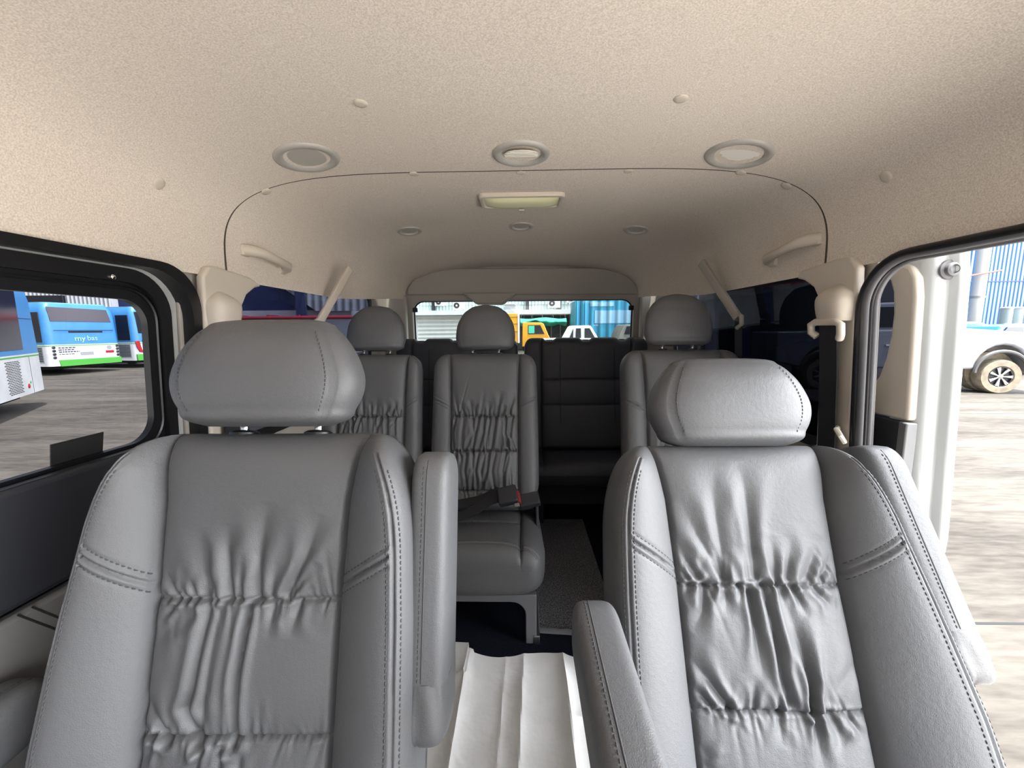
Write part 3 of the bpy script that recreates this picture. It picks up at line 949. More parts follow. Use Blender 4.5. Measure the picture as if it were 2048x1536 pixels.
def arm_pad(name, origin, along, across, normal, length, hw, ht, parent, stitch_x=0.25, cap=0.0, m=None):
    """padded armrest: rounded bar from origin along its length; normal = upholstered face with the seam"""
    along, across, normal = [np.array(v, float) / np.linalg.norm(v) for v in (along, across, normal)]
    o = np.array(origin, float)
    m = m or M['leather']
    def sec(t, ext=1.0):
        r = min(1.0, (1 - max(0, 1 - t / 0.05) ** 2.4) ** (1 / 2.4)) * min(1.0, (1 - max(0, 1 - (length - t) / 0.03) ** 2.4) ** (1 / 2.4))
        r = max(r, 0.06)
        return (o + along * t, hw * (0.55 + 0.45 * r) * ext, ht * (0.35 + 0.65 * r) * ext, across, normal)
    t1 = length - cap
    ts = np.unique(np.concatenate([np.linspace(0, 0.05, 12), np.linspace(0.05, t1, 24), np.linspace(max(0.06, length - 0.04), length, 8)]))
    a = loft([sec(t) for t in ts if t <= t1 + 1e-6], n=56, e=4.2).build(name, m, parent, world=False, sharp=70)
    if cap:
        n = 72
        rows = []
        for t in np.unique(np.concatenate([np.linspace(t1 - 0.002, t1 + 0.012, 6), np.linspace(t1 + 0.012, length, 14)])):
            c, hx, hh, X, W = sec(t, 1.012 + 0.05 * math.sin(math.pi * min(1, (t - t1 + 0.002) / cap)))
            x, w = superloop(hx, hh, 3.2, n)
            th = np.linspace(0, 2 * math.pi, n, endpoint=False)
            rip = 1 + 0.02 * np.sin(th * 9 + 5 * t / cap) * (1 - (t - t1) / cap) - 0.10 * np.exp(-((x / hw + 0.28) / 0.05) ** 2) * (w > 0)
            rows.append(c[None] + (x * rip)[:, None] * X[None] + (w * rip)[:, None] * W[None])
        mb = MB().grid(np.array(rows), wrap=True)
        mb.add(rows[0], [tuple(range(n))[::-1]]); mb.add(rows[-1], [tuple(range(n))])
        mb.build('end_cap', m, a, world=False, sharp=70)
    # seam with stitches along the face
    mb = MB()
    nn = np.linspace(0.012, t1 - 0.004, 24)
    def P(t, dx=0.0, up=0.0):
        c, hx, hh, X, W = sec(t)
        x = hx * stitch_x + dx
        z = hh * (1 - min(1, abs(x) / hx) ** 4.2) ** (1 / 4.2)
        return Vector((c + X * x + W * (z + up)).tolist())
    mb.tube([P(t, 0, -0.0004) for t in nn], 0.0013, 6)
    for t in np.arange(0.02, t1 - 0.008, 0.0072):
        mb.tube([P(t, -0.005, -0.0003), P(t + 0.0021, -0.005, 0.0006), P(t + 0.0042, -0.005, -0.0003)], 0.0009, 5)
    mb.build('stitching', M['thread'], a, world=False, sharp=80)
    return a

FOLDS_WINDOW_SIDE = [
 ([(-0.046,-0.131),(-0.047,-0.167),(-0.039,-0.232)],3.2,7),
 ([(0.009,-0.101),(0.002,-0.17),(0.002,-0.235)],3.6,7),
 ([(0.091,-0.119),(0.072,-0.176),(0.048,-0.229)],4,6),
 ([(-0.089,-0.131),(-0.083,-0.186),(-0.073,-0.235)],2.2,8),
 ([(-0.025,-0.185),(-0.023,-0.235)],2.5,4),
 ([(0.029,-0.185),(0.021,-0.235)],2,5),
 ([(0.089,-0.185),(0.057,-0.229)],2.4,4),
 ([(-0.143,-0.201),(-0.116,-0.241)],2.5,4),
 ([(-0.124,-0.206),(-0.104,-0.241)],2,4),
 ([(-0.103,-0.203),(-0.09,-0.241)],2,4),
 ([(-0.067,-0.206),(-0.057,-0.241)],2,3.5),
 ([(-0.007,-0.249),(-0.015,-0.34),(-0.016,-0.426)],4.5,5),
 ([(-0.067,-0.249),(-0.079,-0.356),(-0.086,-0.379),(-0.065,-0.425)],4,6),
 ([(-0.051,-0.249),(-0.061,-0.37),(-0.062,-0.425)],2.2,6),
 ([(-0.156,-0.365),(-0.108,-0.422)],4,6),
 ([(-0.153,-0.398),(-0.13,-0.423)],3,4),
 ([(-0.146,-0.299),(-0.101,-0.252)],2.6,6),
 ([(-0.143,-0.271),(-0.122,-0.249)],2.4,4),
 ([(-0.026,-0.355),(-0.026,-0.428)],2,4),
 ([(-0.12,-0.29),(-0.084,-0.252)],1.8,5),
 ([(-0.07,-0.467),(-0.055,-0.428)],3,4),
 ([(-0.031,-0.466),(-0.032,-0.428)],2.5,4),
 ([(-0.146,-0.452),(-0.13,-0.426)],2.5,4),
 ([(-0.003,-0.466),(-0.003,-0.43)],2.5,4),
 ([(0.065,-0.246),(0.056,-0.287)],2.5,6),
 ([(0.028,-0.246),(0.025,-0.288)],2,5),
]
FOLDS_DOOR_SIDE = [
 ([(-0.037,-0.029),(-0.051,-0.085),(-0.052,-0.131),(-0.047,-0.225)],2.4,10),
 ([(0.004,-0.035),(0.007,-0.085),(0.005,-0.16),(0.004,-0.227)],3.6,8),
 ([(-0.113,-0.098),(-0.087,-0.163),(-0.052,-0.228)],2.4,7),
 ([(-0.124,-0.169),(-0.11,-0.203),(-0.095,-0.227)],2.8,5),
 ([(-0.089,-0.134),(-0.06,-0.189),(-0.05,-0.225)],2,6),
 ([(0.042,-0.16),(0.038,-0.227)],2,6),
 ([(0.075,-0.159),(0.058,-0.227)],2.4,6),
 ([(0.127,-0.159),(0.091,-0.227)],2.2,8),
 ([(0.144,-0.188),(0.114,-0.229)],2.4,5),
 ([(-0.012,-0.174),(-0.009,-0.227)],2.2,5),
 ([(-0.126,-0.211),(-0.113,-0.228)],2,3),
 ([(-0.011,-0.248),(-0.011,-0.315),(-0.01,-0.372)],4.5,5),
 ([(0.017,-0.236),(0.02,-0.307),(0.021,-0.365),(0.029,-0.404)],5,5.5),
 ([(0.047,-0.262),(0.06,-0.325),(0.068,-0.375),(0.062,-0.415)],5,5.5),
 ([(-0.084,-0.239),(-0.094,-0.278),(-0.114,-0.308)],3.6,6),
 ([(-0.05,-0.237),(-0.055,-0.284)],2.4,6),
 ([(-0.125,-0.341),(-0.096,-0.376),(-0.066,-0.415)],5,5.5),
 ([(-0.122,-0.384),(-0.098,-0.409)],3.6,4),
 ([(0.012,-0.375),(0.011,-0.416)],2.6,4),
 ([(-0.022,-0.366),(-0.03,-0.412)],2,4),
 ([(-0.108,-0.237),(-0.125,-0.259)],2,4),
 ([(-0.069,-0.237),(-0.077,-0.259)],2,3),
 ([(-0.026,-0.237),(-0.026,-0.263)],2,3),
 ([(0.04,-0.236),(0.045,-0.262)],2.4,4),
 ([(0.064,-0.236),(0.077,-0.269)],2.4,4),
 ([(0.065,-0.244),(0.079,-0.285)],2.2,4),
 ([(0.103,-0.244),(0.13,-0.274)],3,5),
 ([(0.054,-0.298),(0.064,-0.341),(0.064,-0.391),(0.06,-0.414)],3.6,5),
 ([(0.149,-0.346),(0.099,-0.393)],2.2,6),
 ([(-0.073,-0.418),(-0.073,-0.433)],2.5,3.5),
 ([(-0.056,-0.42),(-0.061,-0.439)],2,3.5),
 ([(0.008,-0.419),(0.005,-0.46)],2,5),
 ([(0.063,-0.419),(0.061,-0.492)],2.6,5),
 ([(0.085,-0.418),(0.098,-0.459)],3,5),
 ([(-0.12,-0.458),(-0.113,-0.48)],3,6),
 ([(-0.121,-0.478),(-0.11,-0.495)],2.5,5),
 ([(0.065,-0.421),(0.065,-0.453)],2.4,4),
 ([(0.093,-0.421),(0.103,-0.453)],2,4),
 ([(0.117,-0.42),(0.137,-0.452)],2,4),
]

def captain_seat(label, X, ty, tz, tilt, folds, seed, arms, head_gap, side_sgn):
    t = thing('captain_seat', label, 'van seat', (X, ty - 0.22, 0.0), 0.0, 'captain seats with armrests')
    by = 0.22                                            # local y of the top ridge
    ti = R(tilt)
    hw = ([-0.64, -0.50, -0.42, -0.25, -0.10, 0], [0.246, 0.254, 0.254, 0.250, 0.243, 0.238])
    wi = ([-0.64, -0.42, -0.24, -0.10, -0.03, 0], [0.132, 0.134, 0.135, 0.140, 0.150, 0.156])
    pad = Pad((0, by, tz), ti, 0.62, hw, wi, seams=(-0.238, -0.416), shoulder=(-0.222, -0.150), folds=folds, seed=seed, side=0.020, gather=(26, 0.0019), bol=0.022, ramp=0.068, p=5.0, rtw=0.17, rw=0.078, outer=(side_sgn, [-0.62, -0.47, -0.40, -0.30, -0.16, -0.05, 0.0], [-0.005, -0.004, -0.006, -0.012, -0.026, -0.030, -0.018] if side_sgn < 0 else [0.036, 0.036, 0.030, 0.012, -0.016, -0.030, -0.018]))
    bk, ins = pad.build(('backrest', 'backrest_insert'), M['leather'], t, nr=262, nb=54, ni=150, back=M['leather_dark'])
    ln_ = pad.shoulder_lines() + pad.side_lines()
    for sg in (-1, 1):
        pad.stitches([l for l in ln_ if l[0][0] * sg > 0], bk)
    # headrest
    U, N = pad.U, pad.N
    hb = pad.T + U * (head_gap + 0.002) + N * 0.012
    hb[0] += -0.012 if side_sgn < 0 else 0.004
    mb, U2, N2 = headrest_mesh(hb, ti - R(5), WIDE_HEAD, seam=(0.119, 0.126), e=3.0)
    hd = mb.build('headrest', M['leather'], t, world=False, sharp=75)
    for sg in (-1, 1):
        st = MB()
        for k in range(20):
            q = 0.14 + 0.72 * k / 20
            tt = q * 0.175
            hw_, df = [np.interp(tt, [r[0] for r in WIDE_HEAD], [r[j] for r in WIDE_HEAD]) for j in (1, 2)]
            pts = []
            for e_ in (0, 0.5, 1):
                tq = tt + 0.0042 * e_
                x = sg * 0.1135 * hw_ / 0.150
                d = df * (1 - (abs(x) / hw_) ** 3.0) ** (1 / 3.0)
                p = np.array(hb) + tq * U2 + (d + (0.0006 if e_ == 0.5 else -0.0003)) * N2
                p[0] += x
                pts.append(Vector(p.tolist()))
            st.tube(pts, 0.0009, 5)
        st.build('stitching', M['thread'], hd, world=False, sharp=80)
    for sx in (-0.062, 0.062):
        c0 = pad.T - U * 0.03; c1 = pad.T + U * (head_gap + 0.04)
        a0 = Vector(c0.tolist()) + Vector((sx, 0, 0)); a1 = Vector(c1.tolist()) + Vector((sx, 0, 0))
        MB().tube([a0, a1], 0.0062, 14).build('headrest_post', M['chrome'], t, world=False)
        g0 = Vector((pad.T - U * 0.006).tolist()) + Vector((sx, 0, 0))
        MB().lathe([(0.022, 0), (0.0215, 0.008), (0.016, 0.011), (0.0075, 0.012)], g0, U.tolist(), 24).build('post_collar', M['black'], t, world=False)
    # seat cushion
    cp = Pad((0, by - 0.62, 0.285), R(4), 0.46, ([-0.6, 0], [0.25, 0.25]), ([-0.6, 0], [0.14, 0.14]), T0=0.055, Tb=0.09, bol=0.02, rt=0.09, rw=0.03, seams=(-0.22,), seed=seed + 7, gather=(10, 0.002), flip=True, shoulder=(-0.17, -0.12))
    cp.build(('seat_cushion', 'cushion_insert'), M['leather'], t, nr=91, nb=20, ni=50)
    for sg in (-1, 1):
        pl = [(by - 0.26, 0.20), (by - 0.10, 0.22), (by - 0.085, 0.42), (by - 0.12, 0.47), (by - 0.20, 0.40)]
        MB().prism(pl, lambda y, z, w: (sg * 0.235 + w, y, z), -0.008, 0.008).build('recliner_cover', M['dark_plastic'], t, world=False, bevel=0.005)
    MB().b2(-0.20, 0.20, by - 0.58, by - 0.12, 0.10, 0.255).build('seat_base', M['dark_plastic'], t, world=False, bevel=0.01)
    for sx in (-0.135, 0.135):
        for yy in (by - 0.54, by - 0.16):
            MB().b2(sx - 0.015, sx + 0.015, yy - 0.02, yy + 0.02, 0.0, 0.12).build('leg', M['black_matte'], t, world=False, bevel=0.003)
    # armrests: one folded up beside the backrest, one lowered
    for sg, up in arms:
        if up:
            og = pad.T + U * (-0.030 if sg == -side_sgn else 0.0) + N * (0.018 if sg == -side_sgn else -0.010); og[0] += sg * (0.264 if sg == -side_sgn else 0.270)
            arm_pad('armrest', og, -U + (np.array([sg * 0.16, 0, 0]) if sg == side_sgn else 0), np.array([1.0, 0, 0]), N, 0.395, 0.030 if sg == -side_sgn else 0.036, 0.055, t, stitch_x=0.10 * -sg, cap=0.085)
        else:
            og = np.array([sg * (0.292 if sg != side_sgn else 0.335), by - 0.205 if sg != side_sgn else by - 0.115, 0.560 if sg != side_sgn else 0.46])
            arm_pad('armrest', og, np.array([0, -1, -0.03]), np.array([1.0, 0, 0]), np.array([0, -0.03, 1.0]), 0.36, 0.034, 0.045, t, stitch_x=-0.30 * (1 if sg != side_sgn else -1))
    return t

captain_seat('grey leather captain seat beside the closed window, inner armrest folded up', -0.398, 0.638, 0.833, 16, [([((x + 0.0155) * 0.974, s) for x, s in p], a, w) for p, a, w in FOLDS_WINDOW_SIDE], 11, ((1, True), (-1, False)), 0.010, -1)
captain_seat('pale-lit grey leather captain seat beside the open doorway, inner armrest lowered', 0.398, 0.772, 0.770, 24, [([((x - 0.012) * 0.964, s) for x, s in p], a, w) for p, a, w in FOLDS_DOOR_SIDE], 23, ((-1, False), (1, True)), -0.004, 1)

def row_seat(label, X, ty, tz, seed, hwm=0.205, tilt=14):
    t = thing('row_seat', label, 'van seat', (X, ty - 0.20, 0.0), 0.0, 'single seats of the second row')
    by = 0.20
    hw = ([-0.6, -0.5, -0.35, -0.1, 0], [hwm - 0.015, hwm, hwm, hwm - 0.004, hwm - 0.006])
    wi = ([-0.6, -0.3, -0.2, -0.05, 0], [0.128, 0.128, 0.128, 0.132, 0.136])
    pad = Pad((0, by, tz), R(tilt), 0.60, hw, wi, T0=0.045, Tb=0.045, bol=0.014, ramp=0.022, rt=0.07, rw=0.06, seams=(-0.245, -0.375, -0.520), shoulder=(-0.215, -0.175), seed=seed, gather=(22, 0.0042), puff=0.014)
    rng = np.random.default_rng(seed + 50)
    for a0, a1 in ((-0.09, -0.245), (-0.245, -0.375), (-0.375, -0.52)):
        for k in range(9):
            x0 = -0.11 + 0.22 * (k + rng.uniform(0.1, 0.9)) / 9
            if a0 == -0.09:
                p = [(x0 * 1.25, a1 + rng.uniform(0.04, 0.12)), (x0, a1 + 0.002)]
            else:
                p = [(x0, a0 - 0.002), (x0 + rng.uniform(-0.02, 0.01), (a0 + a1) / 2), (x0 + rng.uniform(-0.03, 0.01), a1 + 0.002)]
            pad.folds.append((p, rng.uniform(0.0035, 0.0075), rng.uniform(0.004, 0.0065), False))
    bk, ins = pad.build(('backrest', 'backrest_insert'), M['leather'], t, nr=178, nb=30, ni=120, back=M['leather_dark'])
    U, N = pad.U, pad.N
    hb = pad.T + U * 0.016 + N * 0.008
    mb, U2, N2 = headrest_mesh(hb, R(tilt - 4), [(a_ * 1.05, b_ * 1.08, c_, d_) for a_, b_, c_, d_ in ROUND_HEAD], n=96, seam=(0.09,), e=2.3)
    mb.build('headrest', M['leather'], t, world=False, sharp=75)
    for sx in (-0.052, 0.052):
        a0 = Vector((pad.T - U * 0.03).tolist()) + Vector((sx, 0, 0)); a1 = Vector((pad.T + U * 0.05).tolist()) + Vector((sx, 0, 0))
        MB().tube([a0, a1], 0.0055, 12).build('headrest_post', M['chrome'], t, world=False)
        MB().lathe([(0.017, 0), (0.0165, 0.007), (0.012, 0.009), (0.007, 0.010)], Vector((pad.T - U * 0.004).tolist()) + Vector((sx, 0, 0)), U.tolist(), 20).build('post_collar', M['black'], t, world=False)
    cy = by - 0.455
    cp = Pad((0, cy, 0.270), R(3), 0.46, ([-0.6, -0.1, 0], [hwm - 0.005, hwm + 0.010, hwm + 0.004]), ([-0.6, -0.1, 0], [0.140, 0.135, 0.135]), T0=0.062, Tb=0.105, bol=0.016, rt=0.08, rw=0.05, seams=(-0.215,), seed=seed + 3, gather=(12, 0.003), flip=True, p=3.0, puff=0.008)
    cp.cross = -0.050
    ck, ci = cp.build(('seat_cushion', 'cushion_insert'), M['leather'], t, nr=121, nb=26, ni=60)
    cp.stitches([[(x, -0.050 + o_ + 0.03 * (abs(x) / 0.2) ** 3) for x in np.linspace(-0.185, 0.185, 24)] for o_ in (-0.009, 0.009)], ck, r=0.001, m=M['leather_dark'])
    MB().b2(-0.18, 0.18, cy + 0.05, cy + 0.40, 0.15, 0.19).build('seat_base', M['dark_plastic'], t, world=False, bevel=0.01)
    # bracket legs with a rounded arch between them, front and rear
    for yy in (cy + 0.045, cy + 0.36):
        outer = [(-0.185, 0.0), (-0.185, 0.17), (0.185, 0.17), (0.185, 0.0), (0.150, 0.0)]
        arch = [(0.150 - 0.045 + 0.045 * math.cos(R(a)), 0.100 + 0.045 * math.sin(R(a))) for a in range(0, 91, 15)]
        arch2 = [(-x, z) for x, z in arch[::-1]]
        poly = outer + arch + arch2 + [(-0.150, 0.0)]
        MB().prism(poly, lambda x, z, w: (x, yy + w, z), -0.012, 0.012).build('leg_bracket', M['grey_plastic'], t, world=False, bevel=0.003)
    for sx in (-0.185, 0.185):
        MB().b2(sx - 0.010, sx + 0.010, cy + 0.03, cy + 0.40, 0.0, 0.03).build('floor_rail', M['steel'], t, world=False, bevel=0.002)
    for sg in (-1, 1):
        pl = [(by - 0.30, 0.22), (by - 0.10, 0.24), (by - 0.10, 0.40), (by - 0.13, 0.44), (by - 0.20, 0.36)]
        MB().prism(pl, lambda y, z, w: (sg * (hwm - 0.01) + w, y, z), -0.006, 0.006).build('recliner_cover', M['dark_plastic'], t, world=False, bevel=0.004)
    return t
row_seat('grey leather seat with round headrest against the window with the red pipe view', -0.575, 1.585, 0.905, 31, 0.190)
row_seat('grey leather middle seat in full view with a black belt buckle on its cushion', -0.140, 1.585, 0.905, 37)
row_seat('grey leather seat with round headrest half hidden behind the pale-lit captain seat', 0.545, 1.41, 0.925, 41)

def bench(label, x0, x1, seed):
    X = (x0 + x1) / 2; h = (x1 - x0) / 2
    t = thing('bench_seat', label, 'van seat', (X, 2.05, 0.0), 0.0, 'rear bench seats')
    pad = Pad((0, 0.20, 0.955), R(9), 0.62, ([-0.7, 0], [h, h - 0.006]), ([-0.7, 0], [h - 0.10, h - 0.10]), T0=0.05, Tb=0.05, bol=0.008, rt=0.06, rw=0.05, seams=(-0.235, -0.375), seed=seed, gather=(8, 0.002), puff=0.010, p=5)
    # a scalloped upper edge with dips between the panels
    base_pos = pad.pos
    def pos(x, s, d):
        P = base_pos(x, s, d)
        dip = 0.016 * sum(np.exp(-((np.asarray(x, float) - q) / 0.030) ** 4) for q in (-0.20, 0.0, 0.20))
        P[..., 2] -= dip * np.clip((np.asarray(s, float) + 0.10) / 0.10, 0, 1)
        return P
    pad.pos = pos
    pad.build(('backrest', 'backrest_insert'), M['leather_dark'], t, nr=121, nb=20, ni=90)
    for q in (-0.20, 0.0, 0.20):
        MB().tube([(q - 0.028, 0.19, 0.936), (q - 0.014, 0.185, 0.940), (q + 0.014, 0.185, 0.940), (q + 0.028, 0.19, 0.936)], 0.006, 8).build('headrest_socket', M['black'], t, world=False)
    for q in (-h * 0.42, h * 0.42):
        MB().tube([(q, 0.20 - 0.075 * 1 - 0.157 * (0.955 - z) , z) for z in (0.90, 0.7, 0.5)], 0.002, 6).build('welt', M['black'], t, world=False)
    cp = Pad((0, -0.20, 0.305), R(4), 0.42, ([-0.6, 0], [h, h]), ([-0.6, 0], [h - 0.10, h - 0.10]), T0=0.05, Tb=0.07, bol=0.006, rt=0.08, rw=0.02, seams=(), seed=seed, flip=True, p=5)
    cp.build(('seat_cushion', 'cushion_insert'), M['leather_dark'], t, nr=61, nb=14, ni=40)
    MB().b2(-h + 0.03, h - 0.03, -0.12, 0.2, 0.12, 0.25).build('seat_base', M['black_matte'], t, world=False, bevel=0.008)
    for sx in (-h + 0.08, h - 0.08):
        for yy in (-0.08, 0.15):
            MB().b2(sx - 0.02, sx + 0.02, yy - 0.02, yy + 0.02, 0.0, 0.13).build('leg', M['black_matte'], t, world=False, bevel=0.003)
    return t
bench('dark rear bench half on the red pipe side, partly behind the middle seat', -0.70, -0.012, 61)
bench('dark rear bench half in open view between middle seat and door-side seat', 0.012, 0.70, 67)

# ---- belt lying across the middle seat with its buckle
t = thing('seat_belt', 'black lap belt and red-marked buckle lying on the middle seat cushion', 'seat belt', (-0.10, 1.30, 0.39))
sd = MB().tube([(-0.33, 1.33, 0.385), (-0.27, 1.30, 0.372), (-0.22, 1.285, 0.370), (-0.16, 1.295, 0.392), (-0.11, 1.31, 0.420), (-0.07, 1.32, 0.432)], 0.0, 8, flat=(0.046, 0.003, (0.05, -0.35, 0.93)))
sd.build('strap', M['webbing'], t)
MB().tube([(-0.33, 1.345, 0.402), (-0.25, 1.33, 0.392), (-0.15, 1.335, 0.410), (-0.08, 1.34, 0.440)], 0.0, 8, flat=(0.042, 0.003, (0.05, -0.3, 0.95))).build('strap', M['webbing'], t)
rm = Matrix.Rotation(R(-14), 3, 'Y') @ Matrix.Rotation(R(40), 3, 'X')
MB().box((-0.048, 1.30, 0.440), (0.066, 0.062, 0.030), rm).build('buckle', M['dark_plastic'], t, bevel=0.006, seg=3)
MB().box((-0.010, 1.297, 0.433), (0.010, 0.040, 0.0305), rm).build('release_button', M['red_plastic'], t, bevel=0.002)
MB().box((0.026, 1.30, 0.424), (0.070, 0.046, 0.028), rm).build('buckle_sleeve', M['dark_plastic'], t, bevel=0.005, seg=3)
MB().box((-0.016, 1.270, 0.420), (0.018, 0.014, 0.010), rm).build('latch_tongue', M['steel'], t, bevel=0.002)
# ------------------------------------------------------------------ the yard outside
def concrete_mat(name, lo, hi):
    m, nt, p = new_mat(name)
    p.inputs['Roughness'].default_value = 0.9
    p.inputs['Specular IOR Level'].default_value = 0.2
    tc = nt.nodes.new('ShaderNodeTexCoord')
    mp = nt.nodes.new('ShaderNodeMapping')
    mp.inputs['Scale'].default_value = (0.35, 1.6, 1)
    mp.inputs['Rotation'].default_value = (0, 0, R(12))
    n1 = nt.nodes.new('ShaderNodeTexNoise'); n1.inputs['Scale'].default_value = 1.1; n1.inputs['Detail'].default_value = 7; n1.inputs['Roughness'].default_value = 0.65
    n2 = nt.nodes.new('ShaderNodeTexNoise'); n2.inputs['Scale'].default_value = 14; n2.inputs['Detail'].default_value = 4
    nt.links.new(tc.outputs['Object'], mp.inputs[0]); nt.links.new(mp.outputs[0], n1.inputs['Vector']); nt.links.new(mp.outputs[0], n2.inputs['Vector'])
    r = nt.nodes.new('ShaderNodeValToRGB')
    r.color_ramp.elements[0].position = 0.36; r.color_ramp.elements[0].color = (*lo, 1)
    r.color_ramp.elements[1].position = 0.62; r.color_ramp.elements[1].color = (*hi, 1)
    ad = nt.nodes.new('ShaderNodeMath'); ad.operation = 'MULTIPLY_ADD'; ad.inputs[1].default_value = 0.35
    nt.links.new(n2.outputs['Fac'], ad.inputs[0])
    sc_ = nt.nodes.new('ShaderNodeMath'); sc_.operation = 'MULTIPLY'; sc_.inputs[1].default_value = 0.66
    nt.links.new(n1.outputs['Fac'], sc_.inputs[0]); nt.links.new(sc_.outputs[0], ad.inputs[2])
    nt.links.new(ad.outputs[0], r.inputs[0]); nt.links.new(r.outputs[0], p.inputs['Base Color'])
    b = nt.nodes.new('ShaderNodeBump'); b.inputs['Strength'].default_value = 0.4; b.inputs['Distance'].default_value = 0.02
    nt.links.new(n2.outputs['Fac'], b.inputs['Height']); nt.links.new(b.outputs[0], p.inputs['Normal'])
    return m
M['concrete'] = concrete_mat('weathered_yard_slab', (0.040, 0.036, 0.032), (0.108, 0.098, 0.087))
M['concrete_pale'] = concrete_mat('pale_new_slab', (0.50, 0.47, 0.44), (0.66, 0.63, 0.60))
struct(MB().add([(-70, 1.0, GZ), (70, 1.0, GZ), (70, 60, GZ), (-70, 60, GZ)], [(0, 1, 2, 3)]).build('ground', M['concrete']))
struct(MB().add([(-70, -40, GZ), (70, -40, GZ), (70, 1.0, GZ), (-70, 1.0, GZ)], [(0, 1, 2, 3)]).build('ground', M['concrete_pale']))  # unseen front ground, made paler to bounce light into the cabin
# expansion joints scored in the slab
jt = MB()
for y in (1.0, 2.05, 7.5, 13.0):
    jt.b2(1.0, 30, y, y + 0.02, GZ - 0.002, GZ + 0.001)
struct(jt.build('trim_10', M['black_matte']))

def ribbed_mat(name, col, dark, pitch, axis='X', rough=0.5, streak=None):
    """corrugated sheet: ribs every `pitch` metres as bump plus faint dirt in the valleys"""
    m, nt, p = new_mat(name)
    p.inputs['Roughness'].default_value = rough
    tc = nt.nodes.new('ShaderNodeTexCoord')
    w = nt.nodes.new('ShaderNodeTexWave')
    w.bands_direction = axis
    w.inputs['Scale'].default_value = 0.314 / pitch
    w.inputs['Distortion'].default_value = 0.0
    nt.links.new(tc.outputs['Object'], w.inputs['Vector'])
    b = nt.nodes.new('ShaderNodeBump'); b.inputs['Strength'].default_value = 1.0; b.inputs['Distance'].default_value = pitch * 0.22
    nt.links.new(w.outputs['Fac'], b.inputs['Height']); nt.links.new(b.outputs[0], p.inputs['Normal'])
    n = nt.nodes.new('ShaderNodeTexNoise'); n.inputs['Scale'].default_value = 0.9; n.inputs['Detail'].default_value = 5
    mp = nt.nodes.new('ShaderNodeMapping'); mp.inputs['Scale'].default_value = (2.5, 2.5, 0.5)
    nt.links.new(tc.outputs['Object'], mp.inputs[0]); nt.links.new(mp.outputs[0], n.inputs['Vector'])
    mul = nt.nodes.new('ShaderNodeMath'); mul.operation = 'MULTIPLY_ADD'; mul.inputs[1].default_value = 0.55
    s2 = nt.nodes.new('ShaderNodeMath'); s2.operation = 'MULTIPLY'; s2.inputs[1].default_value = 0.6
    nt.links.new(n.outputs['Fac'], s2.inputs[0]); nt.links.new(w.outputs['Fac'], mul.inputs[0]); nt.links.new(s2.outputs[0], mul.inputs[2])
    r = nt.nodes.new('ShaderNodeValToRGB')
    r.color_ramp.elements[0].position = 0.25; r.color_ramp.elements[0].color = (*dark, 1)
    r.color_ramp.elements[1].position = 0.75; r.color_ramp.elements[1].color = (*col, 1)
    nt.links.new(mul.outputs[0], r.inputs[0]); nt.links.new(r.outputs[0], p.inputs['Base Color'])
    return m
M['bus_blue'] = mat('bus_blue', (0.035, 0.20, 0.50), 0.4, vary=(1.5, (0.06, 0.24, 0.50), 0.2))
M['bus_light_blue'] = mat('bus_light_blue', (0.16, 0.42, 0.66), 0.4)
M['bus_white'] = mat('bus_white', (0.72, 0.73, 0.74), 0.45, vary=(2.0, (0.58, 0.59, 0.60), 0.2))
M['bus_green'] = mat('bus_green', (0.07, 0.36, 0.05), 0.45)
M['window_dark'] = mat('dark_window', (0.012, 0.012, 0.016), 0.12)
M['tail_red'] = mat('tail_lamp_red', (0.35, 0.02, 0.03), 0.25)
M['lamp_dark'] = mat('lamp_dark', (0.03, 0.03, 0.035), 0.2)
M['tyre'] = mat('tyre_rubber', (0.02, 0.02, 0.02), 0.85, bump=(60, 0.6, 0.01))
M['tyre_mud'] = mat('muddy_tyre', (0.44, 0.37, 0.26), 0.95, vary=(9, (0.22, 0.19, 0.15), 0.25))
M['rim_dark'] = mat('rim_dark', (0.03, 0.03, 0.035), 0.3)
M['alloy'] = mat('alloy', (0.75, 0.75, 0.77), 0.2, metal=1.0)
M['grille_grey'] = mat('grille_grey', (0.34, 0.35, 0.37), 0.6)
M['plate'] = mat('plate_grey', (0.30, 0.31, 0.33), 0.5)
M['text_ink'] = mat('dark_ink', (0.03, 0.03, 0.04), 0.6)
M['text_lime'] = mat('lime_ink', (0.42, 0.75, 0.30), 0.5)
M['text_pale'] = mat('pale_blue_ink', (0.36, 0.58, 0.72), 0.5)

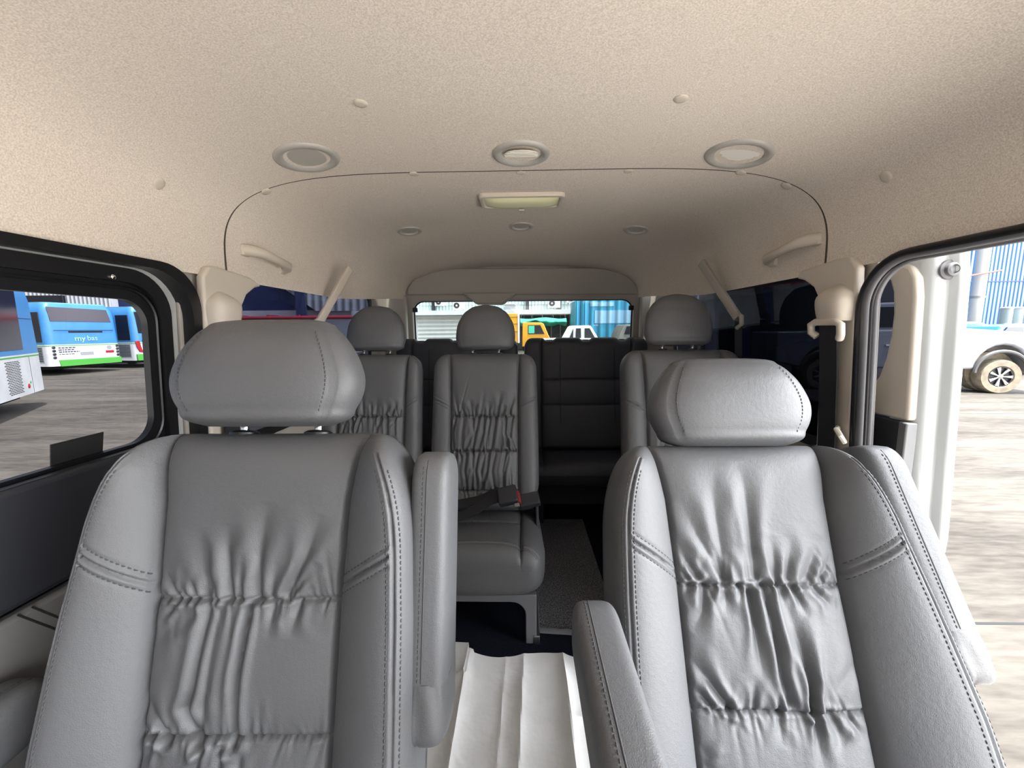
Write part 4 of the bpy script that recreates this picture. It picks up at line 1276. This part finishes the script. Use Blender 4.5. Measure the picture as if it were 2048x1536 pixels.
def wheel(parent, c, r, wdt, axis_y=True, tyre=None, rim=None, spokes=0, disc=None, face=-1):
    c = Vector(c)
    ax = Vector((0, face, 0)) if axis_y else Vector((face, 0, 0))
    rp = r * 0.60
    tw = MB().lathe([(rp, -wdt / 2), (r * 0.93, -wdt / 2), (r, -wdt * 0.36), (r, wdt * 0.36), (r * 0.95, wdt / 2), (rp * 1.05, wdt / 2), (rp, wdt * 0.42), (rp, 0)], c, ax, 40).build('wheel', tyre or M['tyre'], parent, world=False)
    MB().lathe([(rp, wdt * 0.30), (rp, wdt * 0.43), (rp * 0.90, wdt * 0.43), (rp * 0.86, wdt * 0.20), (0.001, wdt * 0.18)], c, ax, 40).build('rim', rim or M['grille_grey'], tw, world=False)
    if spokes:
        u = Vector((1, 0, 0)) if axis_y else Vector((0, 1, 0))
        s_ = MB()
        for k in range(spokes):
            a = 2 * math.pi * k / spokes
            d = u * math.cos(a) + Vector((0, 0, 1)) * math.sin(a)
            e = d.cross(ax).normalized()
            for q in (-0.05, 0.05):
                p0 = c + ax * wdt * 0.40 + d * r * 0.12; p1 = c + ax * wdt * 0.43 + d * rp * 0.93 + e * r * q
                s_.tube([p0, p1], [r * 0.035, r * 0.05], 6)
        s_.lathe([(r * 0.14, wdt * 0.25), (r * 0.14, wdt * 0.42), (r * 0.09, wdt * 0.45)], c, ax, 18)
        s_.build('spokes', disc or M['alloy'], tw, world=False)
    return tw

BUSGRP = 'blue and white buses parked in the yard'
def bus(label, loc, rz, side_detail, rear_detail, length=10.5):
    t = thing('bus', label, 'bus', (loc[0], loc[1], GZ), rz, BUSGRP)
    W, H = 2.45, 2.82
    bt = M['bus_blue']; wt = M['bus_white']
    def shell(z0, z1, m, name, ins=0.0, top=False):
        rows = []
        zs = [z0, z1] if not top else [z0, 2.35, 2.55, 2.68, 2.76, 2.80]
        for z in zs:
            k = 0.0 if not top else 0.16 * max(0, (z - 2.35) / 0.45) ** 2.2
            lean = 0.07 * max(0, z - 1.2) / 1.6
            q = rrect(ins + k + lean * 0.3, W - ins - k - lean * 0.3, ins + lean + k * 0.8, length - ins - k, 0.22 if not top else 0.22)
            rows.append([(a, b, z) for a, b in q])
        mb = MB().grid(rows, wrap=True)
        mb.add(rows[-1], [tuple(range(len(rows[-1])))]); mb.add(rows[0], [tuple(range(len(rows[0])))[::-1]])
        return mb.build(name, m, t, world=False)
    shell(0.36, 1.17, wt, 'lower_body')
    shell(1.17, 1.20, wt, 'white_stripe', -0.004)
    shell(1.14, 1.17, M['bus_green'], 'green_stripe', -0.003)
    shell(1.20, 2.8, bt, 'upper_body', top=True)
    shell(2.70, 2.84, M['bus_light_blue'], 'roof_rim', 0.14)
    for yy in (3.5, length - 2.6):
        for xx, f in ((0.16, -1), (W - 0.16, 1)):
            wheel(t, (xx, yy, 0.46), 0.46, 0.28, axis_y=False, face=f)
    MB().b2(0.3, W - 0.3, 0.5, length - 0.5, 0.22, 0.40).build('chassis', M['black_matte'], t, world=False)
    # side facing the van (x = 0)
    if side_detail:
        MB().prism([(1.06, 1.30), (length - 0.4, 1.30), (length - 0.4, 2.52), (0.98, 2.52)], lambda y, z, w: (-0.012 + 0.02 * max(0, z - 1.2) / 1.6 + w, y, z), 0, 0.02).build('side_window', M['window_dark'], t, world=False, bevel=0.006)
        sl = MB()
        for i in range(20):
            for j in range(6):
                y = 1.34 + j * 0.115 + (0.055 if i % 2 else 0)
                sl.b2(-0.006, 0.004, y, y + 0.082, 0.44 + i * 0.033, 0.44 + i * 0.033 + 0.014)
        sl.build('engine_grille', M['black_matte'], t, world=False)
        MB().b2(-0.004, 0.004, 0.80, 0.806, 0.36, 1.14).build('panel_gap', M['black_matte'], t, world=False)
        MB().b2(-0.004, 0.004, 0.30, 1.0, 1.95, 1.956).build('panel_gap', M['black_matte'], t, world=False)
        MB().lathe([(0.05, 0), (0.05, 0.010), (0.03, 0.016)], (0, 1.05, 0.53), (-1, 0, 0), 20).build('side_reflector', M['tail_red'], t, world=False)
        MB().lathe([(0.028, 0), (0.028, 0.008)], (0, 0.93, 0.60), (-1, 0, 0), 14).build('filler_cap', M['bus_green'], t, world=False)
    else:
        MB().prism([(0.25, 1.30), (0.95, 1.30), (0.95, 2.45), (0.25, 2.45)], lambda y, z, w: (-0.010 + w, y, z), 0, 0.02).build('side_door', M['window_dark'], t, world=False, bevel=0.006)
        sl = MB()
        sl.b2(-0.006, 0.01, 0.28, 0.98, 0.50, 1.12)
        sl.build('side_grille', M['grille_grey'], t, world=False)
        s2 = MB()
        for i in range(9):
            s2.b2(-0.012, 0.004, 0.32, 0.94, 0.56 + i * 0.062, 0.56 + i * 0.062 + 0.028)
        s2.build('grille_slots', M['black_matte'], t, world=False)
    # rear face (y = 0)
    if rear_detail:
        ly = lambda z: 0.07 * max(0, z - 1.2) / 1.6
        RF = lambda x, z, w: (x, ly(z) + w, z)
        MB().prism([(0.20, 2.10), (2.22, 2.10), (2.12, 2.62), (0.16, 2.66)], RF, -0.012, 0.02).build('rear_window', M['rear_window'], t, world=False, bevel=0.008)
        MB().prism([(0.26, 0.60), (2.40, 0.60), (2.40, 0.36), (0.30, 0.34)], RF, -0.03, 0.05).build('bumper', M['bus_green'], t, world=False, bevel=0.01)
        MB().b2(0.70, 1.85, -0.012 + 0.03, 0.05, 1.66, 1.73).build('air_slot', M['black_matte'], t, world=False)
        MB().b2(0.25, 2.25, -0.004, 0.04, 1.755, 1.765).build('hatch_gap', M['black_matte'], t, world=False)
        for xx in (0.16, 2.30):
            for i in range(4):
                MB().lathe([(0.055, 0), (0.055, 0.012), (0.03, 0.02)], (xx, 0.0, 0.70 + i * 0.13), (0, -1, 0), 16).build('tail_lamp', M['lamp_dark'], t, world=False)
        MB().b2(0.98, 1.42, -0.012, 0.01, 0.76, 0.88).build('number_plate', M['plate'], t, world=False)
        MB().b2(1.86, 2.16, -0.012, 0.01, 0.80, 0.90).build('warning_sticker', M['tail_red'], t, world=False)
        MB().lathe([(0.09, 0), (0.09, 0.008)], (2.0, 0, 1.03), (0, -1, 0), 20).build('round_sticker', M['plate'], t, world=False)
        rot = Matrix.Rotation(R(90), 4, 'X')
        text_mesh('lettering', 'my', 0.30, M['text_lime'], t, Matrix.Translation((1.03, -0.003, 1.42)) @ rot, 0.006)
        text_mesh('lettering', 'bas', 0.28, M['text_pale'], t, Matrix.Translation((1.45, -0.003, 1.43)) @ rot, 0.006)
        # rows of small owner's text, too small to read
        rng = random.Random(5)
        for zz, x1 in ((1.07, 0.85), (0.99, 0.80), (0.91, 0.95), (0.82, 0.80)):
            mb = MB(); x = 0.30
            while x < x1:
                w = rng.uniform(0.04, 0.10)
                mb.b2(x, min(x + w, x1), -0.006, 0.004, zz - (0.02 if zz > 0.85 else 0.012), zz + (0.02 if zz > 0.85 else 0.012)); x += w + 0.025
            mb.build('small_print', M['text_ink'], t, world=False)
    return t
M['rear_window'] = mat('grey_rear_window', (0.075, 0.068, 0.085), 0.15)
bus('bus nearest the closed door window with a dark side window and slotted engine grille', (-11.07, 9.0), math.atan2(-0.607, -0.794), True, False)
b2_ = bus('bus seen rear-on between the other two, lettered tailgate and green bumper', (-18.15, 15.0), math.atan2(0.987, 0.162), False, True)
b3 = bus('bus with a tall red tail lamp, parked farthest along the row', (-17.75, 18.1), math.atan2(0.987, 0.162), False, False)
RF = lambda x, z, w: (x, 0.07 * max(0, z - 1.2) / 1.6 + w, z)
MB().prism([(0.20, 1.62), (2.22, 1.62), (2.22, 2.60), (0.16, 2.60)], RF, -0.012, 0.02).build('rear_window', M['window_dark'], b3, world=False, bevel=0.008)
MB().prism([(0.02, 0.36), (2.43, 0.36), (2.43, 0.66), (0.02, 0.66)], RF, -0.03, 0.05).build('bumper', M['bus_green'], b3, world=False, bevel=0.01)
MB().prism([(0.0, 1.26), (0.18, 1.28), (0.22, 1.0), (0.30, 0.72), (0.14, 0.76), (0.04, 1.0)], RF, -0.03, 0.02).build('tail_lamp', M['tail_red'], b3, world=False, bevel=0.01)
MB().prism([(0.30, 1.20), (2.2, 1.20), (2.2, 1.30), (0.30, 1.30)], RF, -0.012, 0.02).build('dark_band', M['text_ink'], b3, world=False)
mb = MB()
for i, zz in enumerate((1.0, 0.92, 0.84)):
    for k in range(5): mb.b2(0.55 + k * 0.16, 0.65 + k * 0.16, -0.006, 0.004, zz - 0.018, zz + 0.018)
mb.build('small_print', M['text_ink'], b3, world=False)

# ---- buildings
M['navy_sheet'] = mat('navy_sheet', (0.030, 0.045, 0.14), 0.6)
M['pale_sheet'] = ribbed_mat('pale_sheet', (0.62, 0.64, 0.68), (0.40, 0.42, 0.46), 0.30)
M['shed_roof'] = ribbed_mat('grey_roof_sheet', (0.42, 0.44, 0.48), (0.24, 0.26, 0.30), 0.55)
M['plaster'] = mat('white_plaster', (0.66, 0.67, 0.70), 0.8, vary=(1.2, (0.52, 0.53, 0.56), 0.25))
M['red_pipe'] = mat('red_pipe_paint', (0.50, 0.05, 0.08), 0.5)
M['clear_sheet'] = ribbed_mat('pale_green_sheet', (0.66, 0.80, 0.78), (0.44, 0.58, 0.58), 0.26)
M['shutter'] = ribbed_mat('white_shutter', (0.84, 0.86, 0.82), (0.60, 0.62, 0.58), 0.32, axis='Z')
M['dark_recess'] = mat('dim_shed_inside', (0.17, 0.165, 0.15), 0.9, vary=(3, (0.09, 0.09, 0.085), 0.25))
M['blue_sheet'] = ribbed_mat('blue_sheet', (0.07, 0.19, 0.40), (0.03, 0.10, 0.26), 0.24)
M['white_enamel'] = mat('white_enamel', (0.66, 0.66, 0.64), 0.4)
M['tarp'] = mat('green_tarp', (0.06, 0.50, 0.32), 0.6)
M['yellow'] = mat('yellow_paint', (0.72, 0.33, 0.02), 0.4)
M['tank_white'] = mat('pale_tank', (0.36, 0.46, 0.48), 0.5)
M['container_blue'] = ribbed_mat('container_blue', (0.05, 0.34, 0.52), (0.02, 0.20, 0.36), 0.55)
M['container_patch'] = ribbed_mat('faded_container_patch', (0.30, 0.52, 0.70), (0.16, 0.36, 0.56), 0.55)
M['rust'] = mat('rusty_steel', (0.30, 0.13, 0.09), 0.8)
M['navy_car'] = mat('navy_car_paint', (0.03, 0.035, 0.12), 0.25, coat=0.5)
M['blue_car'] = mat('blue_car_paint', (0.02, 0.16, 0.52), 0.25, coat=0.5)
M['car_white'] = mat('white_car_paint', (0.34, 0.35, 0.38), 0.25, coat=0.5)

nb = thing('navy_shed', 'navy metal shed with white base wall and red pipe, through the rear quarter window', 'building', (-24, 30, GZ))
MB().b2(-46, -12.6, 30, 34, 2.60, 8.0).build('upper_wall', M['navy_sheet'], nb)
MB().b2(-46, -12.6, 29.9, 34, GZ, 2.60).build('base_wall', M['plaster'], nb)
MB().tube([(-28.9, 28.7, 2.04), (-11.6, 28.7, 2.00)], 0.13, 10).build('red_pipe', M['red_pipe'], nb, label='long red horizontal pipe')
for x in (-23.5, -20.5, -18.2, -16.0):
    MB().b2(x, x + 0.12, 28.62, 29.95, 1.82, 2.22).build('pipe_bracket', M['red_pipe'], nb)
MB().prism([(-20.5, 6.5), (-10.1, 6.5), (-10.2, 2.46), (-14.9, 2.50)], lambda x, z, w: (x, 29.2 + 0.08 * (z - 2.5) + w, z), 0, 0.15).build('roof_slope', M['shed_roof'], nb)
MB().b2(-16.2, -15.5, 28.9, 29.1, GZ, 7.0).build('column', M['navy_sheet'], nb)
pb = thing('pale_shed', 'pale ribbed wall rising behind the buses', 'building', (-33, 28.5, GZ))
MB().b2(-36, -29.1, 28.3, 28.8, GZ, 8.0).build('ribbed_wall', M['pale_sheet'], pb)
MB().b2(-36.5, -32.4, 28.1, 28.32, 2.6, 3.7).build('dark_window', M['window_dark'], pb)

rb = thing('warehouse', 'pale workshop building with white ledge across the tailgate window', 'building', (0, 32, GZ))
MB().b2(-12.5, 14, 32.0, 36, 2.55, 9.0).build('upper_wall', M['clear_sheet'], rb)
MB().b2(-12.5, 14, 31.0, 36, 2.19, 2.53).build('ledge', M['plaster'], rb, label='white concrete ledge')
MB().b2(-12.5, -2.0, 31.9, 33.0, GZ, 2.27).build('shutter', M['shutter'], rb, label='white horizontally ribbed shutter')
MB().b2(-2.0, 14, 33.5, 36, GZ, 2.27).build('open_bay', M['dark_recess'], rb)  # solid block, the dimness inside the bay is put into its colour
MB().b2(-12.5, -8.2, 31.75, 31.95, GZ, 2.27).build('shutter_post', M['white_enamel'], rb)
for i in range(7):
    x = 0.2 + i * 0.75
    MB().b2(x, x + 0.07, 33.2, 33.3, GZ, 2.2).build('bay_post', M['grille_grey'], rb)
for x in (-6.95, 0.38, 2.85, 5.1):
    MB().b2(x, x + 0.26, 31.6, 31.9, 2.55, 3.5).build('stub_post', M['lamp_dark'], rb)
for z in (2.95, 3.55, 4.3):
    MB().b2(-12.5, 14, 31.95, 32.0, z, z + 0.025).build('sheet_lap', M['grille_grey'], rb)

def condenser(x, z, label, w=0.95, h=0.66, y=31.3):
    t = thing('air_conditioner', label, 'air conditioner', (x, y, z), 0.0, 'outdoor air conditioning units on the workshop wall')
    MB().b2(-w / 2, w / 2, 0, 0.34, 0, h).build('casing', M['white_enamel'], t, world=False, bevel=0.02)
    MB().lathe([(h * 0.34, 0), (h * 0.34, 0.02), (h * 0.30, 0.02)], (-w * 0.17, 0.0, h / 2), (0, -1, 0), 24).build('fan_grille', M['lamp_dark'], t, world=False)
    MB().lathe([(h * 0.11, 0.015), (h * 0.10, 0.035)], (-w * 0.17, 0.0, h / 2), (0, -1, 0), 16).build('fan_hub', M['white_enamel'], t, world=False)
    for s_ in (-w * 0.35, w * 0.35):
        MB().b2(s_ - 0.02, s_ + 0.02, 0.02, 0.4, -0.04, 0.0).build('bracket', M['lamp_dark'], t, world=False)
    return t
condenser(-6.2, 2.90, 'white air conditioner unit high on the wall above the white shutter', 0.92, 0.58)
condenser(-4.8, 2.58, 'smaller white air conditioner sitting low by the first, near the middle headrest')
condenser(2.55, 2.68, 'white air conditioner on the ledge above the green tarp')
condenser(4.05, 3.03, 'white air conditioner mounted high beside the blue container', 1.15, 0.72)
ob = thing('ledge_cabinet', 'grey louvred cabinet on the white ledge beside the middle headrest', 'cabinet', (-0.75, 31.3, 2.55))
MB().b2(-1.2, -0.48, 31.2, 31.7, 2.53, 2.95).build('body', M['grille_grey'], ob)
MB().b2(-1.20, -0.35, 31.15, 31.75, 2.95, 3.02).build('top', M['white_enamel'], ob)

# yellow lorry
yt = thing('lorry', 'yellow box lorry parked before the white workshop', 'truck', (0.6, 24, GZ))
MB().b2(-3.1, -0.12, 24.0, 26.1, GZ + 0.85, 1.98).build('cargo_box', M['yellow'], yt, bevel=0.03)
for z in (0.9, 1.35, 1.75):
    MB().b2(-3.1, -0.12, 23.98, 24.0, z, z + 0.02).build('box_rib', M['lamp_dark'], yt)
MB().b2(-0.19, -0.08, 23.97, 24.02, GZ + 0.85, 1.98).build('box_corner', M['white_enamel'], yt)
cab = [(0.06, 0.0), (1.75, 0.0), (1.85, 0.30), (1.62, 0.72), (1.35, 1.36), (1.20, 1.43), (0.10, 1.45)]
MB().prism(cab, lambda x, z, w: (x, 24.1 + w, z), 0, 1.9).build('cab', M['yellow'], yt, bevel=0.04, seg=3)
MB().prism([(0.42, 0.75), (1.40, 0.75), (1.15, 1.28), (0.42, 1.28)], lambda x, z, w: (x, 24.08 + w, z), 0, 0.05).build('side_window', M['lorry_glass'] if 'lorry_glass' in M else M['window_dark'], yt)
MB().prism([(0.45, 0.80), (0.80, 0.80), (0.80, 1.24), (0.45, 1.24)], lambda x, z, w: (x, 24.07 + w, z), 0, 0.02).build('window_reflection', M['tarp'], yt)  # green patch standing for the green seen through the cab glass
MB().b2(1.70, 2.0, 24.2, 25.9, 0.0, 0.34).build('front_bumper', M['white_enamel'], yt, bevel=0.04)
MB().b2(0.1, 1.8, 24.3, 25.8, GZ + 0.35, 0.0).build('chassis', M['black_matte'], yt)
for x in (1.1, -2.2):
    wheel(yt, (x - 0.6, 0.25, 0.42), 0.42, 0.24)

# white double-cab pickup behind the bench
pk = thing('pickup', 'white double-cab pickup in front of the blue container', 'car', (3.2, 21, GZ))
body = [(0.6, -0.2), (5.4, -0.2), (5.4, 0.42), (4.65, 0.55), (2.3, 0.55), (0.6, 0.50)]
MB().prism(body, lambda x, z, w: (x - 0.2, 21 + w, z), 0, 1.75).build('body', M['white_enamel'], pk, bevel=0.05)
cabp = [(2.45, 0.5), (2.80, 1.14), (2.90, 1.20), (3.72, 1.20), (3.86, 1.15), (4.25, 0.5)]
MB().prism(cabp, lambda x, z, w: (x - 0.2, 21.08 + w, z), 0, 1.6).build('cab', M['white_enamel'], pk, bevel=0.04, seg=3)
for q in ([(2.72, 0.56), (2.92, 0.56), (2.92, 1.04)], [(3.05, 0.56), (3.33, 0.56), (3.31, 1.06), (3.07, 1.06)], [(3.52, 0.56), (4.05, 0.56), (3.76, 1.06), (3.52, 1.06)]):
    MB().prism(q, lambda x, z, w: (x - 0.2, 21.05 + w, z), 0, 0.05).build('side_window', M['window_dark'], pk)
for x in (-1.5, 1.6):
    wheel(pk, (x + 0.2, 0.06, 0.36), 0.36, 0.22)

ct = thing('container', 'blue ribbed shipping container with a faded patch', 'container', (6.5, 26, GZ))
MB().b2(3.45, 12.5, 26.0, 28.4, GZ + 0.9, 2.83).build('box', M['container_blue'], ct, bevel=0.03)
MB().b2(4.7, 9.0, 25.96, 26.02, 1.38, 2.19).build('faded_patch', M['container_patch'], ct)
MB().b2(4.4, 5.9, 25.96, 26.02, 2.45, 2.72).build('faded_patch', M['container_patch'], ct)
for i in range(34):
    x = 3.55 + i * 0.265
    MB().b2(x, x + 0.10, 25.93, 26.0, GZ + 1.0, 2.85).build('side_rib', M['container_blue'], ct) if i < 3 else None
MB().b2(3.8, 12.2, 26.2, 28.2, GZ + 0.5, GZ + 0.9).build('trailer_frame', M['black_matte'], ct)
for x in (5.5, 7.0, 10.5):
    wheel(ct, (x - 6.5, 0.3, 0.5), 0.5, 0.3)
dk = thing('truck', 'dark grey truck cab parked in front of the blue container', 'truck', (6.1, 22.5, GZ))
MB().prism([(5.25, GZ + 0.4), (8.0, GZ + 0.4), (8.0, 1.25), (5.75, 1.25), (5.50, 0.75)], lambda x, z, w: (x, 22.5 + w, z), 0, 2.0).build('cab', M['dark_recess'], dk, bevel=0.05)
MB().prism([(5.72, 0.72), (6.6, 0.72), (6.6, 1.15), (5.86, 1.15)], lambda x, z, w: (x, 22.47 + w, z), 0, 0.05).build('side_window', M['window_dark'], dk)
wheel(dk, (0.2, 0.1, 0.45), 0.45, 0.25)

# green tarp slung under the ledge, held on a line of hooks
rng = np.random.default_rng(3)
rows = []
for i in range(19):
    v = i / 18
    row = []
    for j in range(60):
        u = j / 59
        x = -0.05 + 3.4 * u
        z = 1.86 - 0.10 * math.sin(u * 9) * 0.5 - v * (0.42 + 0.16 * math.sin(u * 13 + 1) + 0.28 * math.exp(-((u - 0.72) / 0.12) ** 2))
        row.append((x, 30.2 - 0.5 * math.sin(v * 3.0) + 0.10 * math.sin(u * 31 + v * 4) + 0.08 * math.sin(u * 17), z))
    rows.append(row)
tp = MB().grid(rows).build('tarpaulin', M['tarp'], solid=0.01)
for k, xx in enumerate((0.0, 0.8, 1.6, 2.4, 3.3)):
    MB().tube([(xx, 30.2, 1.84), (xx + 0.05, 31.1, 2.24)], 0.02, 6).build('tie_rope', M['lamp_dark'], tp)
tag(tp, 'green tarpaulin slung below the workshop ledge above the yellow lorry cab', 'tarp')

# ---- seen through the open doorway
bs = thing('blue_shed', 'tall blue corrugated shed across the yard beyond the open doorway', 'building', (30, 26, GZ))
MB().b2(24.0, 48, 26, 30, GZ, 9.5).build('ribbed_wall', M['blue_sheet'], bs)
MB().b2(20, 48, 25.97, 26.0, 3.70, 3.76).build('sheet_lap', M['navy_sheet'], bs)
ds = thing('dark_shed', 'dark open shed with a grey slanted roof beyond the dark quarter window', 'building', (15, 24, GZ))
MB().b2(9.0, 23.5, 24.5, 25.5, GZ, 7.5).build('wall', M['navy_dark'] if 'navy_dark' in M else M['dark_plastic'], ds)
MB().prism([(8.6, 3.2), (9.97, 3.4), (15.6, 4.1), (13.03, 2.62), (11.1, 1.45), (8.6, 1.6)], lambda x, z, w: (x, 24.0 + w, z), 0, 0.15).build('roof_slope', M['shed_roof'], ds)
MB().b2(12.85, 13.32, 23.7, 23.9, GZ, 7.0).build('column', M['navy_sheet'], ds)
pl = thing('utility_pole', 'tall white post with a thin rusty crossbar before the blue corrugated shed', 'post', (27.5, 25.2, GZ))
MB().tube([(27.5, 25.2, GZ), (27.5, 25.2, 13.0)], 0.30, 14).build('post', M['white_enamel'], pl)
MB().tube([(26.2, 24.86, 3.90), (28.3, 24.86, 4.24)], 0.05, 8).build('crossbar', M['rust'], pl)
MB().lathe([(0.33, 3.3), (0.33, 3.42)], (27.5, 25.2, GZ), n=18).build('collar', M['grille_grey'], pl)
for k in range(4):
    x = 27.35 + k * 0.58
    t = thing('storage_drum', ['pale drum before the blue shed, first from the white post', 'pale drum before the blue shed, second from the white post', 'pale drum before the blue shed, third from the white post', 'pale drum before the blue shed, fourth from the white post'][k], 'drum', (x, 23.5, GZ), 0, 'pale drums stacked by the blue shed')
    MB().lathe([(0.24, 0.0), (0.25, 0.02), (0.25, 2.55), (0.27, 2.57), (0.27, 2.63), (0.25, 2.65), (0.20, 2.67)], (0, 0, 0), n=20).build('shell', M['tank_white'], t, world=False)
    MB().lathe([(0.255, 1.72), (0.265, 1.74), (0.255, 1.76)], (0, 0, 0), n=20).build('hoop', M['tank_white'], t, world=False)

def car_side(name, label, loc, rz, body, cabin, windows, wheels, m, width, wr, group=None, **kw):
    t = thing(name, label, 'car', (*loc, GZ), rz, group)
    MB().prism(body, lambda x, z, w: (x, w, z), 0, width).build('body', m, t, world=False, bevel=0.05, seg=3)
    MB().prism(cabin, lambda x, z, w: (x, 0.10 + w, z), 0, width - 0.2).build('cabin', m, t, world=False, bevel=0.05, seg=3)
    for q in windows:
        MB().prism(q, lambda x, z, w: (x, 0.07 + w, z), 0, 0.08).build('side_window', M['window_dark'], t, world=False)
    for x in wheels:
        wheel(t, (x, 0.10, wr), wr, 0.26, **kw)
    return t
def arch_poly(x, r, z0, n=10):
    return [(x + r * math.cos(R(180 - 180 * k / n)), z0 + r * math.sin(R(180 - 180 * k / n))) for k in range(n + 1)]
# large white pickup: local x runs from tail (0) to nose (5.9)
zs_ = lambda pts: [(a, b * 1.15) for a, b in pts]
bd = [(0.0, 0.62)] + arch_poly(1.15, 0.50, 0.50) + arch_poly(4.85, 0.52, 0.50) + [(5.55, 0.55), (5.80, 0.66), (5.86, 0.90), (5.80, 1.16), (5.60, 1.24), (4.2, 1.36), (3.9, 1.37), (0.0, 1.32)]
cb = [(1.75, 1.30), (1.85, 1.85), (2.0, 1.93), (3.1, 1.95), (3.35, 1.90), (4.15, 1.36)]
wd = [[(1.98, 1.40), (2.62, 1.40), (2.62, 1.84), (2.06, 1.84)], [(2.75, 1.40), (3.85, 1.40), (3.25, 1.84), (2.75, 1.84)]]
bd, cb, wd = zs_(bd), zs_(cb), [zs_(q) for q in wd]
u = Vector((0.977, -0.213)).normalized()
tail = Vector((11.53, 9.83)) - u * 4.85
rp = car_side('pickup_truck', 'big white pickup with a muddy front wheel beyond the open doorway', (tail.x, tail.y), math.atan2(u.y, u.x), bd, cb, wd, (), M['car_white'], 1.95, 0.40)
for x in (1.15, 4.85):
    wheel(rp, (x, 0.12, 0.41), 0.41, 0.30, tyre=M['tyre_mud'], rim=M['rim_dark'], spokes=7, disc=M['alloy'])
    MB().tube([(px, 0.0, pz) for px, pz in arch_poly(x, 0.52, 0.50, 16)], 0.045, 8).build('arch_flare', M['seal'], rp, world=False)
    MB().lathe([(0.5, 0), (0.5, -0.3)], (x, 0.30, 0.5), (0, -1, 0), 24).build('wheel_well', M['tyre_mud'], rp, world=False)
MB().prism([(5.45, 0.98), (5.84, 0.94), (5.80, 1.14), (5.50, 1.18)], lambda x, z, w: (x, -0.015 + w, z), 0, 0.3).build('headlamp', M['alloy'], rp, world=False, bevel=0.01)
MB().prism([(5.40, 0.48), (5.98, 0.52), (6.0, 0.72), (5.42, 0.70)], lambda x, z, w: (x, -0.02 + w, z), 0, 1.9).build('front_bumper', M['grille_grey'], rp, world=False, bevel=0.03)
MB().b2(1.72, 1.735, -0.004, 0.01, 0.6, 1.32).build('panel_gap', M['lamp_dark'], rp, world=False)
MB().b2(2.68, 2.69, -0.004, 0.01, 0.6, 1.36).build('panel_gap', M['lamp_dark'], rp, world=False)
for x in (2.45, 3.4):
    MB().b2(x, x + 0.18, -0.03, 0.0, 1.14, 1.18).build('door_handle', M['alloy'], rp, world=False, bevel=0.006)
sv_body = [(0, 0.35), (4.7, 0.35), (4.75, 0.8), (4.5, 1.05), (3.4, 1.15), (0, 1.15)]
sv_cab = [(0.05, 1.1), (0.25, 1.72), (0.5, 1.80), (2.4, 1.80), (2.7, 1.74), (3.6, 1.12)]
sv_win = [[(0.4, 1.2), (1.2, 1.2), (1.2, 1.66), (0.5, 1.66)], [(1.35, 1.2), (2.1, 1.2), (2.1, 1.66), (1.35, 1.66)], [(2.25, 1.2), (3.2, 1.2), (2.65, 1.64), (2.25, 1.64)]]
car_side('parked_car', 'dark navy car parked behind the big white pickup', (16.2, 16.8), R(0), sv_body, sv_cab, sv_win, (0.9, 3.8), M['navy_car'], 1.8, 0.35)
car_side('parked_car', 'bright blue car just past the nose of the white pickup', (15.2, 13.4), R(3), [(x * 0.98, z) for x, z in sv_body], [(0.02, 1.1), (0.45, 1.62), (0.75, 1.68), (2.3, 1.68), (2.6, 1.62), (3.5, 1.1)], [[(0.35, 1.18), (1.2, 1.18), (1.2, 1.58), (0.65, 1.58)], [(1.35, 1.18), (2.1, 1.18), (2.1, 1.58), (1.35, 1.58)]], (0.9, 3.8), M['blue_car'], 1.8, 0.34)

# ------------------------------------------------------------------ on the van floor
rng = np.random.default_rng(8)
nx, ny = 110, 90
xs = np.linspace(-0.245, 0.245, nx); ys = np.linspace(0.40, 1.125, ny)
X, Y = np.meshgrid(xs, ys)
Z = 0.006 + 0.0 * X
def crease(x0, y0, x1, y1, h, w):
    d = np.array([x1 - x0, y1 - y0]); L = np.linalg.norm(d); d = d / L
    t = np.clip((X - x0) * d[0] + (Y - y0) * d[1], 0, L)
    r = np.hypot(X - x0 - t * d[0], Y - y0 - t * d[1])
    return h * np.exp(-(r / w)) 
Z = Z + crease(0.005, 1.16, -0.025, 0.4, 0.016, 0.020) + crease(-0.165, 1.16, -0.175, 0.4, 0.020, 0.022) + crease(0.125, 1.16, 0.115, 0.4, 0.024, 0.018)
Z += crease(-0.05, 1.16, -0.06, 0.8, 0.006, 0.01) + crease(0.12, 0.9, 0.33, 1.0, 0.008, 0.012) + crease(-0.30, 0.9, -0.16, 1.02, 0.010, 0.014)
for _ in range(26):
    a = rng.uniform(0, 6.28); x0 = rng.uniform(-0.3, 0.3); y0 = rng.uniform(0.6, 1.1); l = rng.uniform(0.04, 0.16)
    Z += 0.8 * crease(x0, y0, x0 + l * math.cos(a), y0 + l * math.sin(a), rng.uniform(-0.002, 0.004), 0.008)
Y2 = Y + (Y - 0.45) / 0.685 * (0.012 * np.sin(X * 21) + 0.010 * (X > -0.155) * (-1) - 0.03 * X + 0.022 * (X < -0.17))
Z = Z * (1 - 0.6 * np.clip((Y - 1.0) / 0.12, 0, 1))
pp = MB().grid(np.stack([X, Y2, Z], -1)).build('paper_mat', M['paper'], sharp=25)
tag(pp, 'creased white paper sheet on the floor between the captain seats', 'paper')
mt = thing('floor_mat', 'grey carpet mat with a bound edge in the aisle beside the middle seat', 'mat', (0.17, 1.6, 0.0))
MB().b2(0.055, 0.32, 1.215, 2.0, 0.0, 0.012).build('pile', M['mat_carpet'], mt, bevel=0.004)
MB().tube([(0.05, 2.0, 0.008), (0.05, 1.225, 0.008), (0.06, 1.212, 0.008), (0.32, 1.195, 0.008)], 0.009, 8).build('binding', M['mat_edge'], mt)
